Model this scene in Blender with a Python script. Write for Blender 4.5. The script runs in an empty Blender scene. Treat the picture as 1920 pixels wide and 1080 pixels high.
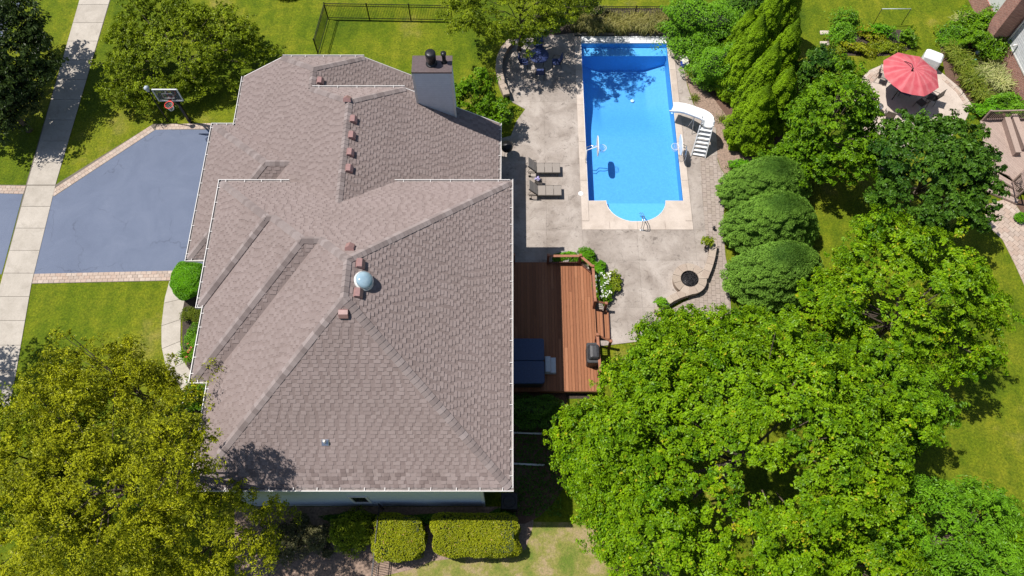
import bpy, math, random
import numpy as np
from mathutils import Vector, Matrix
R = math.radians
random.seed(7); rng = np.random.default_rng(11)
S = bpy.context.scene
C = S.collection
# ------------------------------------------------------------------ camera
FPX = 1480.0; TILT = math.atan(680/1480.0); CAMZ = 40.0
cam_d = bpy.data.cameras.new('camera'); cam = bpy.data.objects.new('camera', cam_d); C.objects.link(cam)
cam.location = (0, 0, CAMZ); cam.rotation_euler = (TILT, 0, 0)
cam_d.sensor_width = 36; cam_d.lens = 36*FPX/1920; cam_d.clip_start = .5; cam_d.clip_end = 2000
S.camera = cam
# ------------------------------------------------------------------ sky, sun, exposure
SUNV = Vector((.475, -.10, -1)).normalized()
SUN_EL = math.asin(-SUNV.z); SUN_ROT = math.atan2(-SUNV.x, -SUNV.y)
w = bpy.data.worlds.new('World'); S.world = w; w.use_nodes = True
nt = w.node_tree; bg = nt.nodes['Background']
sky = nt.nodes.new('ShaderNodeTexSky'); sky.sky_type = 'NISHITA'; sky.sun_disc = False
sky.sun_elevation = SUN_EL; sky.sun_rotation = SUN_ROT; sky.air_density = 1.0; sky.ozone_density = 1.6
nt.links.new(sky.outputs[0], bg.inputs[0]); bg.inputs[1].default_value = .078
sun_d = bpy.data.lights.new('sun', 'SUN'); sun_d.energy = 5.0; sun_d.angle = R(.53); sun_d.color = (1, .955, .89)
sun = bpy.data.objects.new('sun', sun_d); C.objects.link(sun)
sun.rotation_euler = SUNV.to_track_quat('-Z', 'Y').to_euler(); sun.location = (-20, 5, 60)
S.view_settings.view_transform = 'Standard'; S.view_settings.look = 'None'
S.view_settings.gamma = 1; S.view_settings.exposure = 0.38; S.view_settings.use_curve_mapping = False

ST, CT = math.sin(TILT), math.cos(TILT)
def at(u, v, z=0.0):
    dx = (u-960)/FPX; dy = -(v-540)/FPX
    ry = dy*CT+ST; rz = dy*ST-CT
    t = (z-CAMZ)/rz
    return Vector((dx*t, ry*t, z))
def P2(u, v): p = at(u, v); return (p.x, p.y)

# ------------------------------------------------------------------ object helpers
def empty(name, loc, label=None, cat=None, group=None, rz=0, parent=None):
    o = bpy.data.objects.new(name, None); C.objects.link(o); o.location = loc; o.rotation_euler = (0, 0, rz)
    o.empty_display_size = .3
    if parent: o.parent = parent
    tag(o, label, cat, group); return o
def tag(o, label=None, cat=None, group=None, kind=None):
    if label: o['label'] = label
    if cat: o['category'] = cat
    if group: o['group'] = group
    if kind: o['kind'] = kind
    return o
def link(name, me, mat=None, parent=None):
    o = bpy.data.objects.new(name, me); C.objects.link(o)
    if mat and not me.materials: me.materials.append(mat)
    if parent: o.parent = parent
    return o
def copy_tree(o, parent=None):
    c = o.copy(); C.objects.link(c); c.parent = parent
    for ch in list(o.children): copy_tree(ch, c)
    return c

class MB:
    """collects faces, then links them as one mesh object"""
    def __init__(s): s.v = []; s.f = []; s.sm = []
    def add(s, vs, fs, smooth=False):
        o = len(s.v); s.v += [tuple(x) for x in vs]
        for f in fs: s.f.append(tuple(i+o for i in f)); s.sm.append(smooth)
        return s
    def box(s, a, b, M=None):
        x0, y0, z0 = a; x1, y1, z1 = b
        vs = [Vector(p) for p in ((x0,y0,z0),(x1,y0,z0),(x1,y1,z0),(x0,y1,z0),(x0,y0,z1),(x1,y0,z1),(x1,y1,z1),(x0,y1,z1))]
        if M: vs = [M@p for p in vs]
        return s.add(vs, [(0,3,2,1),(4,5,6,7),(0,1,5,4),(1,2,6,5),(2,3,7,6),(3,0,4,7)])
    def bev(s, a, b, r=.01, M=None):
        # box with chamfered top edges
        x0, y0, z0 = a; x1, y1, z1 = b
        vs = [Vector(p) for p in ((x0,y0,z0),(x1,y0,z0),(x1,y1,z0),(x0,y1,z0),(x0,y0,z1-r),(x1,y0,z1-r),(x1,y1,z1-r),(x0,y1,z1-r),
              (x0+r,y0+r,z1),(x1-r,y0+r,z1),(x1-r,y1-r,z1),(x0+r,y1-r,z1))]
        if M: vs = [M@p for p in vs]
        return s.add(vs, [(0,3,2,1),(0,1,5,4),(1,2,6,5),(2,3,7,6),(3,0,4,7),(4,5,9,8),(5,6,10,9),(6,7,11,10),(7,4,8,11),(8,9,10,11)])
    def bar(s, p, q, wd, h, up=(0,0,1)):
        p = Vector(p); q = Vector(q); d = (q-p); L = d.length; d.normalize(); up = Vector(up)
        if abs(d.dot(up)) > .98: up = Vector((0,1,0))
        sd = d.cross(up).normalized(); u2 = sd.cross(d).normalized()
        vs = []
        for c in (p, q):
            for a, b in ((-1,-1),(1,-1),(1,1),(-1,1)): vs.append(c+sd*(a*wd/2)+u2*(b*h/2))
        return s.add(vs, [(3,2,1,0),(4,5,6,7),(0,1,5,4),(1,2,6,5),(2,3,7,6),(3,0,4,7)])
    def tube(s, pts, rad, n=8, cap=True):
        pts = [Vector(p) for p in pts]
        if not hasattr(rad, '__len__'): rad = [rad]*len(pts)
        vs = []; fs = []; prev = None
        for i, p in enumerate(pts):
            a = pts[max(i-1,0)]; b = pts[min(i+1,len(pts)-1)]; d = (b-a).normalized()
            if prev is None:
                x = d.orthogonal().normalized()
            else:
                x = (prev-d*prev.dot(d)); x = x.normalized() if x.length > 1e-5 else d.orthogonal().normalized()
            prev = x; y = d.cross(x)
            for k in range(n):
                t = 2*math.pi*k/n; vs.append(p+(x*math.cos(t)+y*math.sin(t))*rad[i])
        for i in range(len(pts)-1):
            for k in range(n):
                fs.append((i*n+k, i*n+(k+1)%n, (i+1)*n+(k+1)%n, (i+1)*n+k))
        if cap: fs += [tuple(range(n-1,-1,-1)), tuple(range((len(pts)-1)*n, len(pts)*n))]
        return s.add(vs, fs, True)
    def ring(s, c, rad, r, n=24, m=6, nrm=(0,0,1)):
        q = Vector(nrm).to_track_quat('Z', 'Y'); vs = []; fs = []
        for i in range(n):
            t = 2*math.pi*i/n
            for k in range(m):
                f = 2*math.pi*k/m
                vs.append(Vector(c)+q@Vector(((rad+r*math.cos(f))*math.cos(t), (rad+r*math.cos(f))*math.sin(t), r*math.sin(f))))
        for i in range(n):
            for k in range(m):
                fs.append((i*m+k, ((i+1)%n)*m+k, ((i+1)%n)*m+(k+1)%m, i*m+(k+1)%m))
        return s.add(vs, fs, True)
    def lathe(s, prof, c=(0,0,0), n=20, sx=1, sy=1):
        vs = []; fs = []
        for r, z in prof:
            for k in range(n):
                t = 2*math.pi*k/n; vs.append((c[0]+r*sx*math.cos(t), c[1]+r*sy*math.sin(t), c[2]+z))
        for i in range(len(prof)-1):
            for k in range(n): fs.append((i*n+k, i*n+(k+1)%n, (i+1)*n+(k+1)%n, (i+1)*n+k))
        fs.append(tuple(range(n-1,-1,-1))); fs.append(tuple(range((len(prof)-1)*n, len(prof)*n)))
        return s.add(vs, fs, True)
    def prism(s, poly, z0, z1):
        n = len(poly)
        ar = sum(poly[i][0]*poly[(i+1)%n][1]-poly[(i+1)%n][0]*poly[i][1] for i in range(n))
        if ar < 0: poly = poly[::-1]
        vs = [(x,y,z0) for x,y in poly]+[(x,y,z1) for x,y in poly]
        fs = [tuple(range(n-1,-1,-1)), tuple(range(n,2*n))]+[(i,(i+1)%n,n+(i+1)%n,n+i) for i in range(n)]
        return s.add(vs, fs)
    def sheet(s, poly, z):
        n = len(poly)
        ar = sum(poly[i][0]*poly[(i+1)%n][1]-poly[(i+1)%n][0]*poly[i][1] for i in range(n))
        if ar < 0: poly = poly[::-1]
        return s.add([(x,y,z) for x,y in poly], [tuple(range(n))])
    def mesh(s, name='m'):
        me = bpy.data.meshes.new(name); me.from_pydata(s.v, [], s.f); me.validate()
        if len(s.sm) == len(me.polygons): me.polygons.foreach_set('use_smooth', s.sm)
        me.update(); return me
    def build(s, name, mat, parent=None):
        return link(name, s.mesh(name), mat, parent)

def np_mesh(name, verts, faces, attrs=None):
    me = bpy.data.meshes.new(name)
    nv = len(verts); nf, k = faces.shape
    me.vertices.add(nv); me.vertices.foreach_set('co', np.ascontiguousarray(verts, dtype=np.float32).ravel())
    me.loops.add(nf*k); me.loops.foreach_set('vertex_index', np.ascontiguousarray(faces, dtype=np.int32).ravel())
    me.polygons.add(nf); me.polygons.foreach_set('loop_start', np.arange(0, nf*k, k, dtype=np.int32))
    me.update(calc_edges=True)
    me.polygons.foreach_set('use_smooth', np.zeros(nf, dtype=bool))
    if attrs:
        for an, a in attrs.items():
            at_ = me.attributes.new(an, 'FLOAT', 'FACE'); at_.data.foreach_set('value', np.ascontiguousarray(a, dtype=np.float32))
    return me

# ------------------------------------------------------------------ materials
def mat(name):
    m = bpy.data.materials.new(name); m.use_nodes = True
    return m, m.node_tree, m.node_tree.nodes['Principled BSDF']
def N(t, kind, **kw):
    n = t.nodes.new(kind)
    for k, v in kw.items():
        if k in n.inputs: n.inputs[k].default_value = v
        else: setattr(n, k, v)
    return n
def coords(t, scale=(1,1,1), obj=False, rot=0):
    if obj: s = N(t, 'ShaderNodeTexCoord').outputs['Object']
    else: s = N(t, 'ShaderNodeNewGeometry').outputs['Position']
    mp = N(t, 'ShaderNodeMapping'); mp.inputs['Scale'].default_value = scale; mp.inputs['Rotation'].default_value = (0,0,rot)
    t.links.new(s, mp.inputs[0]); return mp.outputs[0]
def noise(t, vec, scale, detail=4, rough=.55, dist=0):
    n = N(t, 'ShaderNodeTexNoise'); n.inputs['Scale'].default_value = scale; n.inputs['Detail'].default_value = detail
    n.inputs['Roughness'].default_value = rough; n.inputs['Distortion'].default_value = dist
    t.links.new(vec, n.inputs['Vector']); return n.outputs['Fac']
def ramp(t, fac, stops):
    r = N(t, 'ShaderNodeValToRGB'); e = r.color_ramp.elements
    while len(e) < len(stops): e.new(.5)
    for i, (p, c) in enumerate(stops):
        e[i].position = p; e[i].color = (*c, 1) if len(c) == 3 else c
    t.links.new(fac, r.inputs[0]); return r.outputs[0]
def mix(t, f, a, b, mode='MIX'):
    m = N(t, 'ShaderNodeMix'); m.data_type = 'RGBA'; m.blend_type = mode
    for s, i in ((f, 0), (a, 6), (b, 7)):
        if isinstance(s, (int, float)): m.inputs[i].default_value = s
        elif isinstance(s, tuple): m.inputs[i].default_value = (*s, 1)
        else: t.links.new(s, m.inputs[i])
    return m.outputs[2]
def math_(t, op, a, b=0.0):
    m = N(t, 'ShaderNodeMath'); m.operation = op
    for s, i in ((a, 0), (b, 1)):
        if isinstance(s, (int, float)): m.inputs[i].default_value = s
        else: t.links.new(s, m.inputs[i])
    return m.outputs[0]
def bump(t, b, h, strength=.4, dist=.02):
    n = N(t, 'ShaderNodeBump'); n.inputs['Strength'].default_value = strength; n.inputs['Distance'].default_value = dist
    t.links.new(h, n.inputs['Height']); t.links.new(n.outputs[0], b.inputs['Normal'])
def objrand(t): return N(t, 'ShaderNodeObjectInfo').outputs['Random']

def m_plain(name, col, rough=.5, metal=0, var=.12, scale=8, bumpv=.1, spec=.5):
    m, t, b = mat(name); v = coords(t)
    c1 = tuple(x*(1-var) for x in col); c2 = tuple(min(1, x*(1+var)) for x in col)
    col_ = ramp(t, noise(t, v, scale, 5), [(.3, c1), (.7, c2)])
    t.links.new(col_, b.inputs['Base Color']); b.inputs['Roughness'].default_value = rough; b.inputs['Metallic'].default_value = metal
    b.inputs['Specular IOR Level'].default_value = spec
    if bumpv: bump(t, b, noise(t, v, scale*5, 3), bumpv, .01)
    return m

def m_piece(name, cols, rough=.8, scale=14, bumpv=.35, grain=None, spec=.3):
    """each object takes its own tone, plus grain"""
    m, t, b = mat(name); r = objrand(t)
    n = len(cols); base = ramp(t, r, [(i/(n-1), c) for i, c in enumerate(cols)])
    v = coords(t, grain or (1,1,1)); nz = noise(t, v, scale, 6, .65)
    g = ramp(t, nz, [(.25, (.72,.72,.72)), (.75, (1.18,1.18,1.18))])
    t.links.new(mix(t, 1.0, base, g, 'MULTIPLY'), b.inputs['Base Color'])
    b.inputs['Roughness'].default_value = rough; b.inputs['Specular IOR Level'].default_value = spec
    bump(t, b, nz, bumpv, .01); return m

def m_leaf(name, dark, light, accent=None, trans=.14, rough=.45):
    m, t, b = mat(name)
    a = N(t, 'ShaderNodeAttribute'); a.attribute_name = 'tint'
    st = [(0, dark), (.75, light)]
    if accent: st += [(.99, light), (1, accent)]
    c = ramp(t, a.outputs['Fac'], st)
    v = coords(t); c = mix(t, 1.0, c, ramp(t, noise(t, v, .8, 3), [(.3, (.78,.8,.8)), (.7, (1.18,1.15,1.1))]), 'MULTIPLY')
    t.links.new(c, b.inputs['Base Color']); b.inputs['Roughness'].default_value = rough; b.inputs['Specular IOR Level'].default_value = .22
    tr = N(t, 'ShaderNodeBsdfTranslucent'); t.links.new(mix(t, 1.0, c, (1.25,1.3,.6), 'MULTIPLY'), tr.inputs[0])
    ms = N(t, 'ShaderNodeMixShader'); ms.inputs[0].default_value = trans
    t.links.new(b.outputs[0], ms.inputs[1]); t.links.new(tr.outputs[0], ms.inputs[2])
    t.links.new(ms.outputs[0], t.nodes['Material Output'].inputs[0]); return m

M = {}
# lawn
m, t, b = mat('lawn_grass'); v = coords(t)
base = ramp(t, noise(t, v, .22, 5, .6), [(.30, (.055,.095,.003)), (.46, (.100,.140,.004)), (.60, (.142,.165,.008)), (.76, (.215,.19,.05))])
fine = ramp(t, noise(t, coords(t, (1,1,1)), 9, 6, .75), [(.28, (.42,.46,.42)), (.5, (.95,.95,.9)), (.72, (1.6,1.5,1.6))])
mid = ramp(t, noise(t, v, 1.9, 6, .75, .5), [(.30, (.62,.74,.6)), (.5, (1,1,1)), (.70, (1.34,1.2,1.3))])
wv = N(t, 'ShaderNodeTexWave'); wv.inputs['Scale'].default_value = .28; wv.inputs['Distortion'].default_value = .8; wv.inputs['Detail'].default_value = 1
t.links.new(coords(t, (1,.18,1), rot=.15), wv.inputs[0])
st_ = ramp(t, wv.outputs['Fac'], [(.3, (.93,.95,.93)), (.7, (1.06,1.04,1.05))])
t.links.new(mix(t, 1, mix(t, 1, mix(t, 1, base, fine, 'MULTIPLY'), mid, 'MULTIPLY'), st_, 'MULTIPLY'), b.inputs['Base Color'])
b.inputs['Roughness'].default_value = .85; b.inputs['Specular IOR Level'].default_value = .15
bump(t, b, noise(t, v, 14, 5, .8), .9, .06); M['lawn'] = m
m, t, b = mat('dry_lawn'); v = coords(t)
base = ramp(t, noise(t, v, .9, 6, .65), [(.36, (.10,.15,.012)), (.5, (.19,.19,.04)), (.62, (.30,.23,.13)), (.72,(.13,.17,.02))])
fine = ramp(t, noise(t, v, 11, 6, .75), [(.25, (.55,.55,.5)), (.75, (1.4,1.35,1.3))])
t.links.new(mix(t, 1, base, fine, 'MULTIPLY'), b.inputs['Base Color']); b.inputs['Roughness'].default_value = .9
bump(t, b, noise(t, v, 14, 5, .8), .8, .05); M['dry'] = m
# stamped patio concrete
def m_conc(name, c1, c2, stain=.5, sc=.7):
    m, t, b = mat(name); v = coords(t)
    big = ramp(t, noise(t, v, sc, 6, .62, .4), [(.30, c1), (.62, c2)])
    veins = noise(t, v, 2.6, 8, .8, 1.2)
    vv = ramp(t, veins, [(.34, (.45,.43,.42)), (.44, (.95,.95,.95)), (.56, (1.05,1.05,1.05)), (.68, (.72,.70,.68))])
    fine = ramp(t, noise(t, v, 30, 4, .7), [(.25, (.82,.82,.82)), (.75, (1.12,1.12,1.12))])
    c = mix(t, stain, big, mix(t, 1, big, vv, 'MULTIPLY')); c = mix(t, 1, c, fine, 'MULTIPLY')
    t.links.new(mix(t, .10, c, objrand(t), 'SOFT_LIGHT'), b.inputs['Base Color']); b.inputs['Roughness'].default_value = .8
    b.inputs['Specular IOR Level'].default_value = .3
    bump(t, b, noise(t, v, 16, 5, .7), .35, .01); return m
M['patio'] = m_conc('stamped_concrete', (.205,.170,.145), (.355,.31,.275), 1.0)
M['coping'] = m_conc('pool_coping', (.40,.335,.285), (.48,.41,.355), .35, 1.2)
M['walk'] = m_conc('sidewalk_concrete', (.33,.295,.25), (.41,.37,.32), .35, 1.2)
m, t, b = mat('sealed_asphalt'); v = coords(t)
c = ramp(t, noise(t, v, .5, 8, .7, .8), [(.28, (.078,.100,.158)), (.5,(.092,.116,.178)), (.72, (.108,.132,.196))])
c = mix(t, 1, c, ramp(t, noise(t, v, 28, 6, .85), [(.28, (.62,.62,.62)), (.72, (1.38,1.38,1.38))]), 'MULTIPLY')
cr = N(t, 'ShaderNodeTexVoronoi'); cr.feature = 'DISTANCE_TO_EDGE'; cr.inputs['Scale'].default_value = .33
dv = N(t, 'ShaderNodeVectorMath'); dv.operation = 'ADD'
nzc = N(t, 'ShaderNodeTexNoise'); nzc.inputs['Scale'].default_value = 1.5; nzc.inputs['Detail'].default_value = 5; t.links.new(v, nzc.inputs[0])
t.links.new(v, dv.inputs[0]); t.links.new(nzc.outputs['Color'], dv.inputs[1]); t.links.new(dv.outputs[0], cr.inputs[0])
ck = ramp(t, cr.outputs['Distance'], [(0, (.55,.55,.58)), (.006, (.78,.78,.8)), (.012, (1,1,1))])
t.links.new(mix(t, 1, c, mix(t, ramp(t, noise(t, v, .35, 2), [(.5,(0,0,0)),(.56,(.8,.8,.8))]), (1,1,1), ck), 'MULTIPLY'), b.inputs['Base Color'])
b.inputs['Roughness'].default_value = .75; bump(t, b, noise(t, v, 60, 3, .8), .5, .008); M['asphalt'] = m
M['paver'] = m_piece('tan_paver', [(.36,.27,.215), (.42,.33,.27), (.34,.27,.225), (.45,.37,.31), (.38,.28,.225)], scale=20)
M['paver_grey'] = m_piece('grey_tan_paver', [(.27,.22,.185), (.31,.258,.22), (.285,.232,.20), (.33,.275,.24)], scale=20)
M['mortar'] = m_plain('paver_sand', (.13,.11,.09), .95, scale=30)
M['mulch'] = m_plain('mulch', (.11,.062,.042), .95, var=.6, scale=22, bumpv=1)
M['soil'] = m_plain('dark_soil', (.045,.033,.025), .95, var=.5, scale=12, bumpv=1)
M['gravel_earth'] = m_plain('bare_earth', (.235,.165,.125), .95, var=.4, scale=9, bumpv=.8)
# shingles
SH = [(.182,.142,.133), (.228,.182,.171), (.266,.216,.204), (.302,.25,.237)]
def m_shingle(name, attr):
    m, t, b = mat(name); v = coords(t)
    if attr:
        a = N(t, 'ShaderNodeAttribute'); a.attribute_name = 'tint'; src = a.outputs['Fac']
    else: src = objrand(t)
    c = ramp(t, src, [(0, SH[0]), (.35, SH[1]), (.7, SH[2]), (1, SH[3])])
    g = ramp(t, noise(t, v, 55, 4, .8), [(.25, (.75,.75,.75)), (.75, (1.22,1.22,1.22))])
    l = ramp(t, noise(t, v, .45, 4, .6), [(.3, (.95,.94,.93)), (.7, (1.05,1.04,1.04))])
    t.links.new(mix(t, 1, mix(t, 1, c, g, 'MULTIPLY'), l, 'MULTIPLY'), b.inputs['Base Color']); b.inputs['Roughness'].default_value = .92
    b.inputs['Specular IOR Level'].default_value = .15
    b.inputs['Diffuse Roughness'].default_value = 1.0
    bump(t, b, noise(t, v, 60, 3, .8), .5, .006); return m
M['shingle'] = m_shingle('asphalt_shingle', True); M['shingle_piece'] = m_shingle('asphalt_shingle_piece', False)
m, t, b = mat('ridge_cap_shingle'); v = coords(t)
c = ramp(t, objrand(t), [(0, (.185,.148,.14)), (.5, (.23,.188,.178)), (1, (.28,.235,.225))])
t.links.new(mix(t, 1, c, ramp(t, noise(t, v, 50, 4, .8), [(.25, (.8,.8,.8)), (.75, (1.2,1.2,1.2))]), 'MULTIPLY'), b.inputs['Base Color'])
b.inputs['Roughness'].default_value = .92; b.inputs['Diffuse Roughness'].default_value = 1; M['cap'] = m
M['white'] = m_plain('white_paint', (.60,.58,.56), .45, var=.06)
M['white_plastic'] = m_plain('white_plastic', (.66,.67,.68), .3, var=.04, bumpv=0)
M['gutter_in'] = m_plain('gutter_inside', (.20,.17,.16), .8, var=.3)
# horizontal siding
m, t, b = mat('grey_siding'); v = coords(t, (1,1,1))
sx = N(t, 'ShaderNodeSeparateXYZ'); t.links.new(v, sx.inputs[0])
fr = math_(t, 'FRACT', math_(t, 'MULTIPLY', sx.outputs[2], 1/.15))
c = mix(t, 1, ramp(t, noise(t, v, 5, 4), [(.3, (.50,.56,.64)), (.7, (.56,.62,.70))]), ramp(t, fr, [(0, (.6,.6,.62)), (.08, (1,1,1)), (1, (1,1,1))]), 'MULTIPLY')
t.links.new(c, b.inputs['Base Color']); b.inputs['Roughness'].default_value = .6; bump(t, b, fr, .6, .02); M['siding'] = m
M['trim'] = m_plain('pale_trim', (.58,.59,.58), .5, var=.06)
M['chim_cap'] = m_plain('brown_metal_cap', (.115,.085,.085), .45, .3, var=.15)
M['flue'] = m_plain('black_flue_metal', (.025,.025,.028), .4, .5, var=.5, scale=25)
M['vent'] = m_plain('rose_brown_vent', (.27,.155,.145), .5, var=.12)
M['dark'] = m_plain('black_metal', (.012,.012,.014), .4, .4, var=.2)
M['bronze'] = m_plain('dark_bronze', (.05,.042,.036), .45, .4, var=.3)
m, t, b = mat('skylight_acrylic'); b.inputs['Base Color'].default_value = (.42,.50,.55,1); b.inputs['Roughness'].default_value = .12
b.inputs['Coat Weight'].default_value = .6; t.links.new(ramp(t, noise(t, coords(t), 3, 3), [(.3, (.20,.30,.37)), (.7, (.33,.44,.50))]), b.inputs['Base Color']); M['dome'] = m
m, t, b = mat('window_glass'); t.links.new(ramp(t, noise(t, coords(t), 2, 3), [(.3, (.008,.010,.013)), (.7, (.02,.024,.03))]), b.inputs['Base Color']); b.inputs['Roughness'].default_value = .06; M['glass'] = m
# pool
m, t, b = mat('pool_liner'); v = coords(t)
c = ramp(t, noise(t, v, 7, 5, .7), [(.3, (.075,.30,.61)), (.7, (.10,.36,.69))])
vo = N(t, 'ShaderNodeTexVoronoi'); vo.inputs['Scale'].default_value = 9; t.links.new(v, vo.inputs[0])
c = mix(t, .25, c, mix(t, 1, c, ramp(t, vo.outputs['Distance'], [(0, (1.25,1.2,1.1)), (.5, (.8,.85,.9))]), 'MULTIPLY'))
t.links.new(c, b.inputs['Base Color']); b.inputs['Roughness'].default_value = .6; M['liner'] = m
m, t, b = mat('pool_step_liner'); v = coords(t)
t.links.new(ramp(t, noise(t, v, 7, 5, .7), [(.3, (.10,.36,.66)), (.7, (.14,.43,.74))]), b.inputs['Base Color']); M['liner_light'] = m
m = bpy.data.materials.new('pool_water'); m.use_nodes = True; t = m.node_tree; t.nodes.remove(t.nodes['Principled BSDF'])
tr = N(t, 'ShaderNodeBsdfTransparent'); tr.inputs[0].default_value = (.80,.94,.99,1)
gl = N(t, 'ShaderNodeBsdfGlossy'); gl.inputs['Roughness'].default_value = .05
fs = N(t, 'ShaderNodeFresnel'); fs.inputs[0].default_value = 1.33
bp = N(t, 'ShaderNodeBump'); bp.inputs['Strength'].default_value = .35; bp.inputs['Distance'].default_value = .03
t.links.new(noise(t, coords(t, (1,1.6,1)), 5, 5, .65, .6), bp.inputs['Height']); t.links.new(bp.outputs[0], gl.inputs['Normal']); t.links.new(bp.outputs[0], fs.inputs['Normal'])
ms = N(t, 'ShaderNodeMixShader'); t.links.new(fs.outputs[0], ms.inputs[0]); t.links.new(tr.outputs[0], ms.inputs[1]); t.links.new(gl.outputs[0], ms.inputs[2])
t.links.new(ms.outputs[0], t.nodes['Material Output'].inputs[0]); M['water'] = m
# deck timber
M['deck'] = m_piece('red_cedar_board', [(.19,.068,.028), (.27,.105,.046), (.225,.085,.036), (.31,.13,.062), (.25,.095,.042)], rough=.6, scale=5, grain=(9,.7,9), bumpv=.25)
M['deckrail'] = m_plain('red_cedar_rail', (.27,.105,.055), .6, var=.2, scale=6)
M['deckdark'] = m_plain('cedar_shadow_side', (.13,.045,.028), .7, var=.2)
M['comp'] = m_piece('taupe_deck_board', [(.30,.225,.19), (.34,.26,.22), (.32,.235,.20)], rough=.7, scale=6, grain=(6,1,6))
M['comp_rail'] = m_plain('taupe_rail', (.24,.17,.145), .6)
M['stone'] = m_piece('wall_cap_stone', [(.30,.24,.19), (.36,.295,.24), (.33,.26,.21), (.40,.33,.27)], scale=16, bumpv=.6)
M['stone_side'] = m_piece('wall_side_stone', [(.22,.165,.125), (.28,.21,.165), (.25,.20,.16)], scale=16, bumpv=.7)
M['lava'] = m_piece('lava_rock', [(.03,.028,.03), (.10,.09,.10), (.055,.05,.055), (.18,.17,.18)], scale=30)
M['tan_sling'] = m_plain('tan_sling_fabric', (.235,.205,.18), .8, var=.1, scale=30)
M['navy'] = m_plain('navy_fabric', (.02,.035,.12), .7, var=.3)
M['tub'] = m_plain('navy_vinyl_cover', (.022,.045,.115), .5, var=.2, scale=12)
M['tubside'] = m_plain('spa_cabinet', (.06,.05,.045), .6)
M['step_grey'] = m_plain('pale_grey_plastic', (.45,.50,.56), .5)
M['grill'] = m_plain('grill_cover_black', (.028,.028,.032), .55, var=.3)
M['red'] = m_plain('red_enamel', (.75,.06,.045), .4, var=.05)
M['net'] = m_plain('white_net', (.75,.75,.75), .8)
m, t, b = mat('backboard_glass'); b.inputs['Base Color'].default_value = (.05,.06,.07,1); b.inputs['Alpha'].default_value = .45; b.inputs['Roughness'].default_value = .08
t.links.new(ramp(t, noise(t, coords(t), 2, 3), [(.3, (.04,.05,.06)), (.7, (.07,.08,.09))]), b.inputs['Base Color']); M['bbglass'] = m
m, t, b = mat('faded_red_canvas'); v = coords(t, obj=True)
sx = N(t, 'ShaderNodeSeparateXYZ'); t.links.new(v, sx.inputs[0])
ang = math_(t, 'ARCTAN2', sx.outputs[1], sx.outputs[0])
fr = math_(t, 'ABSOLUTE', math_(t, 'SUBTRACT', math_(t, 'FRACT', math_(t, 'MULTIPLY', math_(t, 'ADD', ang, 6.2832+.1), 16/6.2832/2)), .5))
fd = ramp(t, math_(t, 'ADD', fr, math_(t, 'MULTIPLY', math_(t, 'SUBTRACT', noise(t, v, 3, 4), .5), .25)), [(.12, (.44,.075,.09)), (.24, (.52,.18,.19)), (.40, (.40,.045,.065))])
t.links.new(mix(t, .5, fd, ramp(t, noise(t, v, 2, 4), [(.35, (.40,.055,.075)), (.7, (.50,.14,.15))])), b.inputs['Base Color']); b.inputs['Roughness'].default_value = .85; M['canvas'] = m
# brick
m, t, b = mat('red_brick'); bk = N(t, 'ShaderNodeTexBrick')
v = coords(t); sx = N(t, 'ShaderNodeSeparateXYZ'); t.links.new(v, sx.inputs[0])
cb = N(t, 'ShaderNodeCombineXYZ'); t.links.new(math_(t, 'ADD', sx.outputs[0], math_(t, 'MULTIPLY', sx.outputs[1], -.9)), cb.inputs[0]); t.links.new(sx.outputs[2], cb.inputs[1]); t.links.new(cb.outputs[0], bk.inputs[0])
bk.inputs['Scale'].default_value = 1; bk.inputs['Brick Width'].default_value = .24; bk.inputs['Row Height'].default_value = .085; bk.inputs['Mortar Size'].default_value = .01
bk.inputs['Color1'].default_value = (.22,.07,.05,1); bk.inputs['Color2'].default_value = (.33,.125,.09,1); bk.inputs['Mortar'].default_value = (.45,.37,.32,1)
t.links.new(mix(t, 1, bk.outputs[0], ramp(t, noise(t, v, 6, 4), [(.3, (.75,.75,.75)), (.7, (1.2,1.2,1.2))]), 'MULTIPLY'), b.inputs['Base Color']); b.inputs['Roughness'].default_value = .9
bump(t, b, bk.outputs['Fac'], -.6, .02); M['brick'] = m
M['nsiding'] = m_piece('white_lap_board', [(.52,.53,.55), (.56,.57,.58)], rough=.55, scale=4, bumpv=.1)
M['bark'] = m_plain('bark', (.10,.075,.055), .95, var=.4, scale=14, bumpv=1)
M['pot'] = m_plain('blue_glazed_pot', (.02,.08,.45), .2, var=.2)
M['petal_w'] = m_leaf('white_petals', (.70,.72,.68), (.85,.85,.82), trans=.2)
M['petal_r'] = m_leaf('coral_petals', (.55,.06,.04), (.75,.20,.16), trans=.2)
M['petal_v'] = m_leaf('violet_petals', (.28,.20,.6), (.65,.6,.85), trans=.2)
M['core'] = m_plain('painted_shade_twigs', (.022,.034,.010), .95, var=.5, scale=6, bumpv=1)  # near-black green, the shade inside plants put into the colour
M['chrome'] = m_plain('steel_tube', (.55,.56,.58), .22, .9, var=.1)
M['terra'] = m_plain('grey_planter', (.22,.20,.19), .7)
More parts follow.
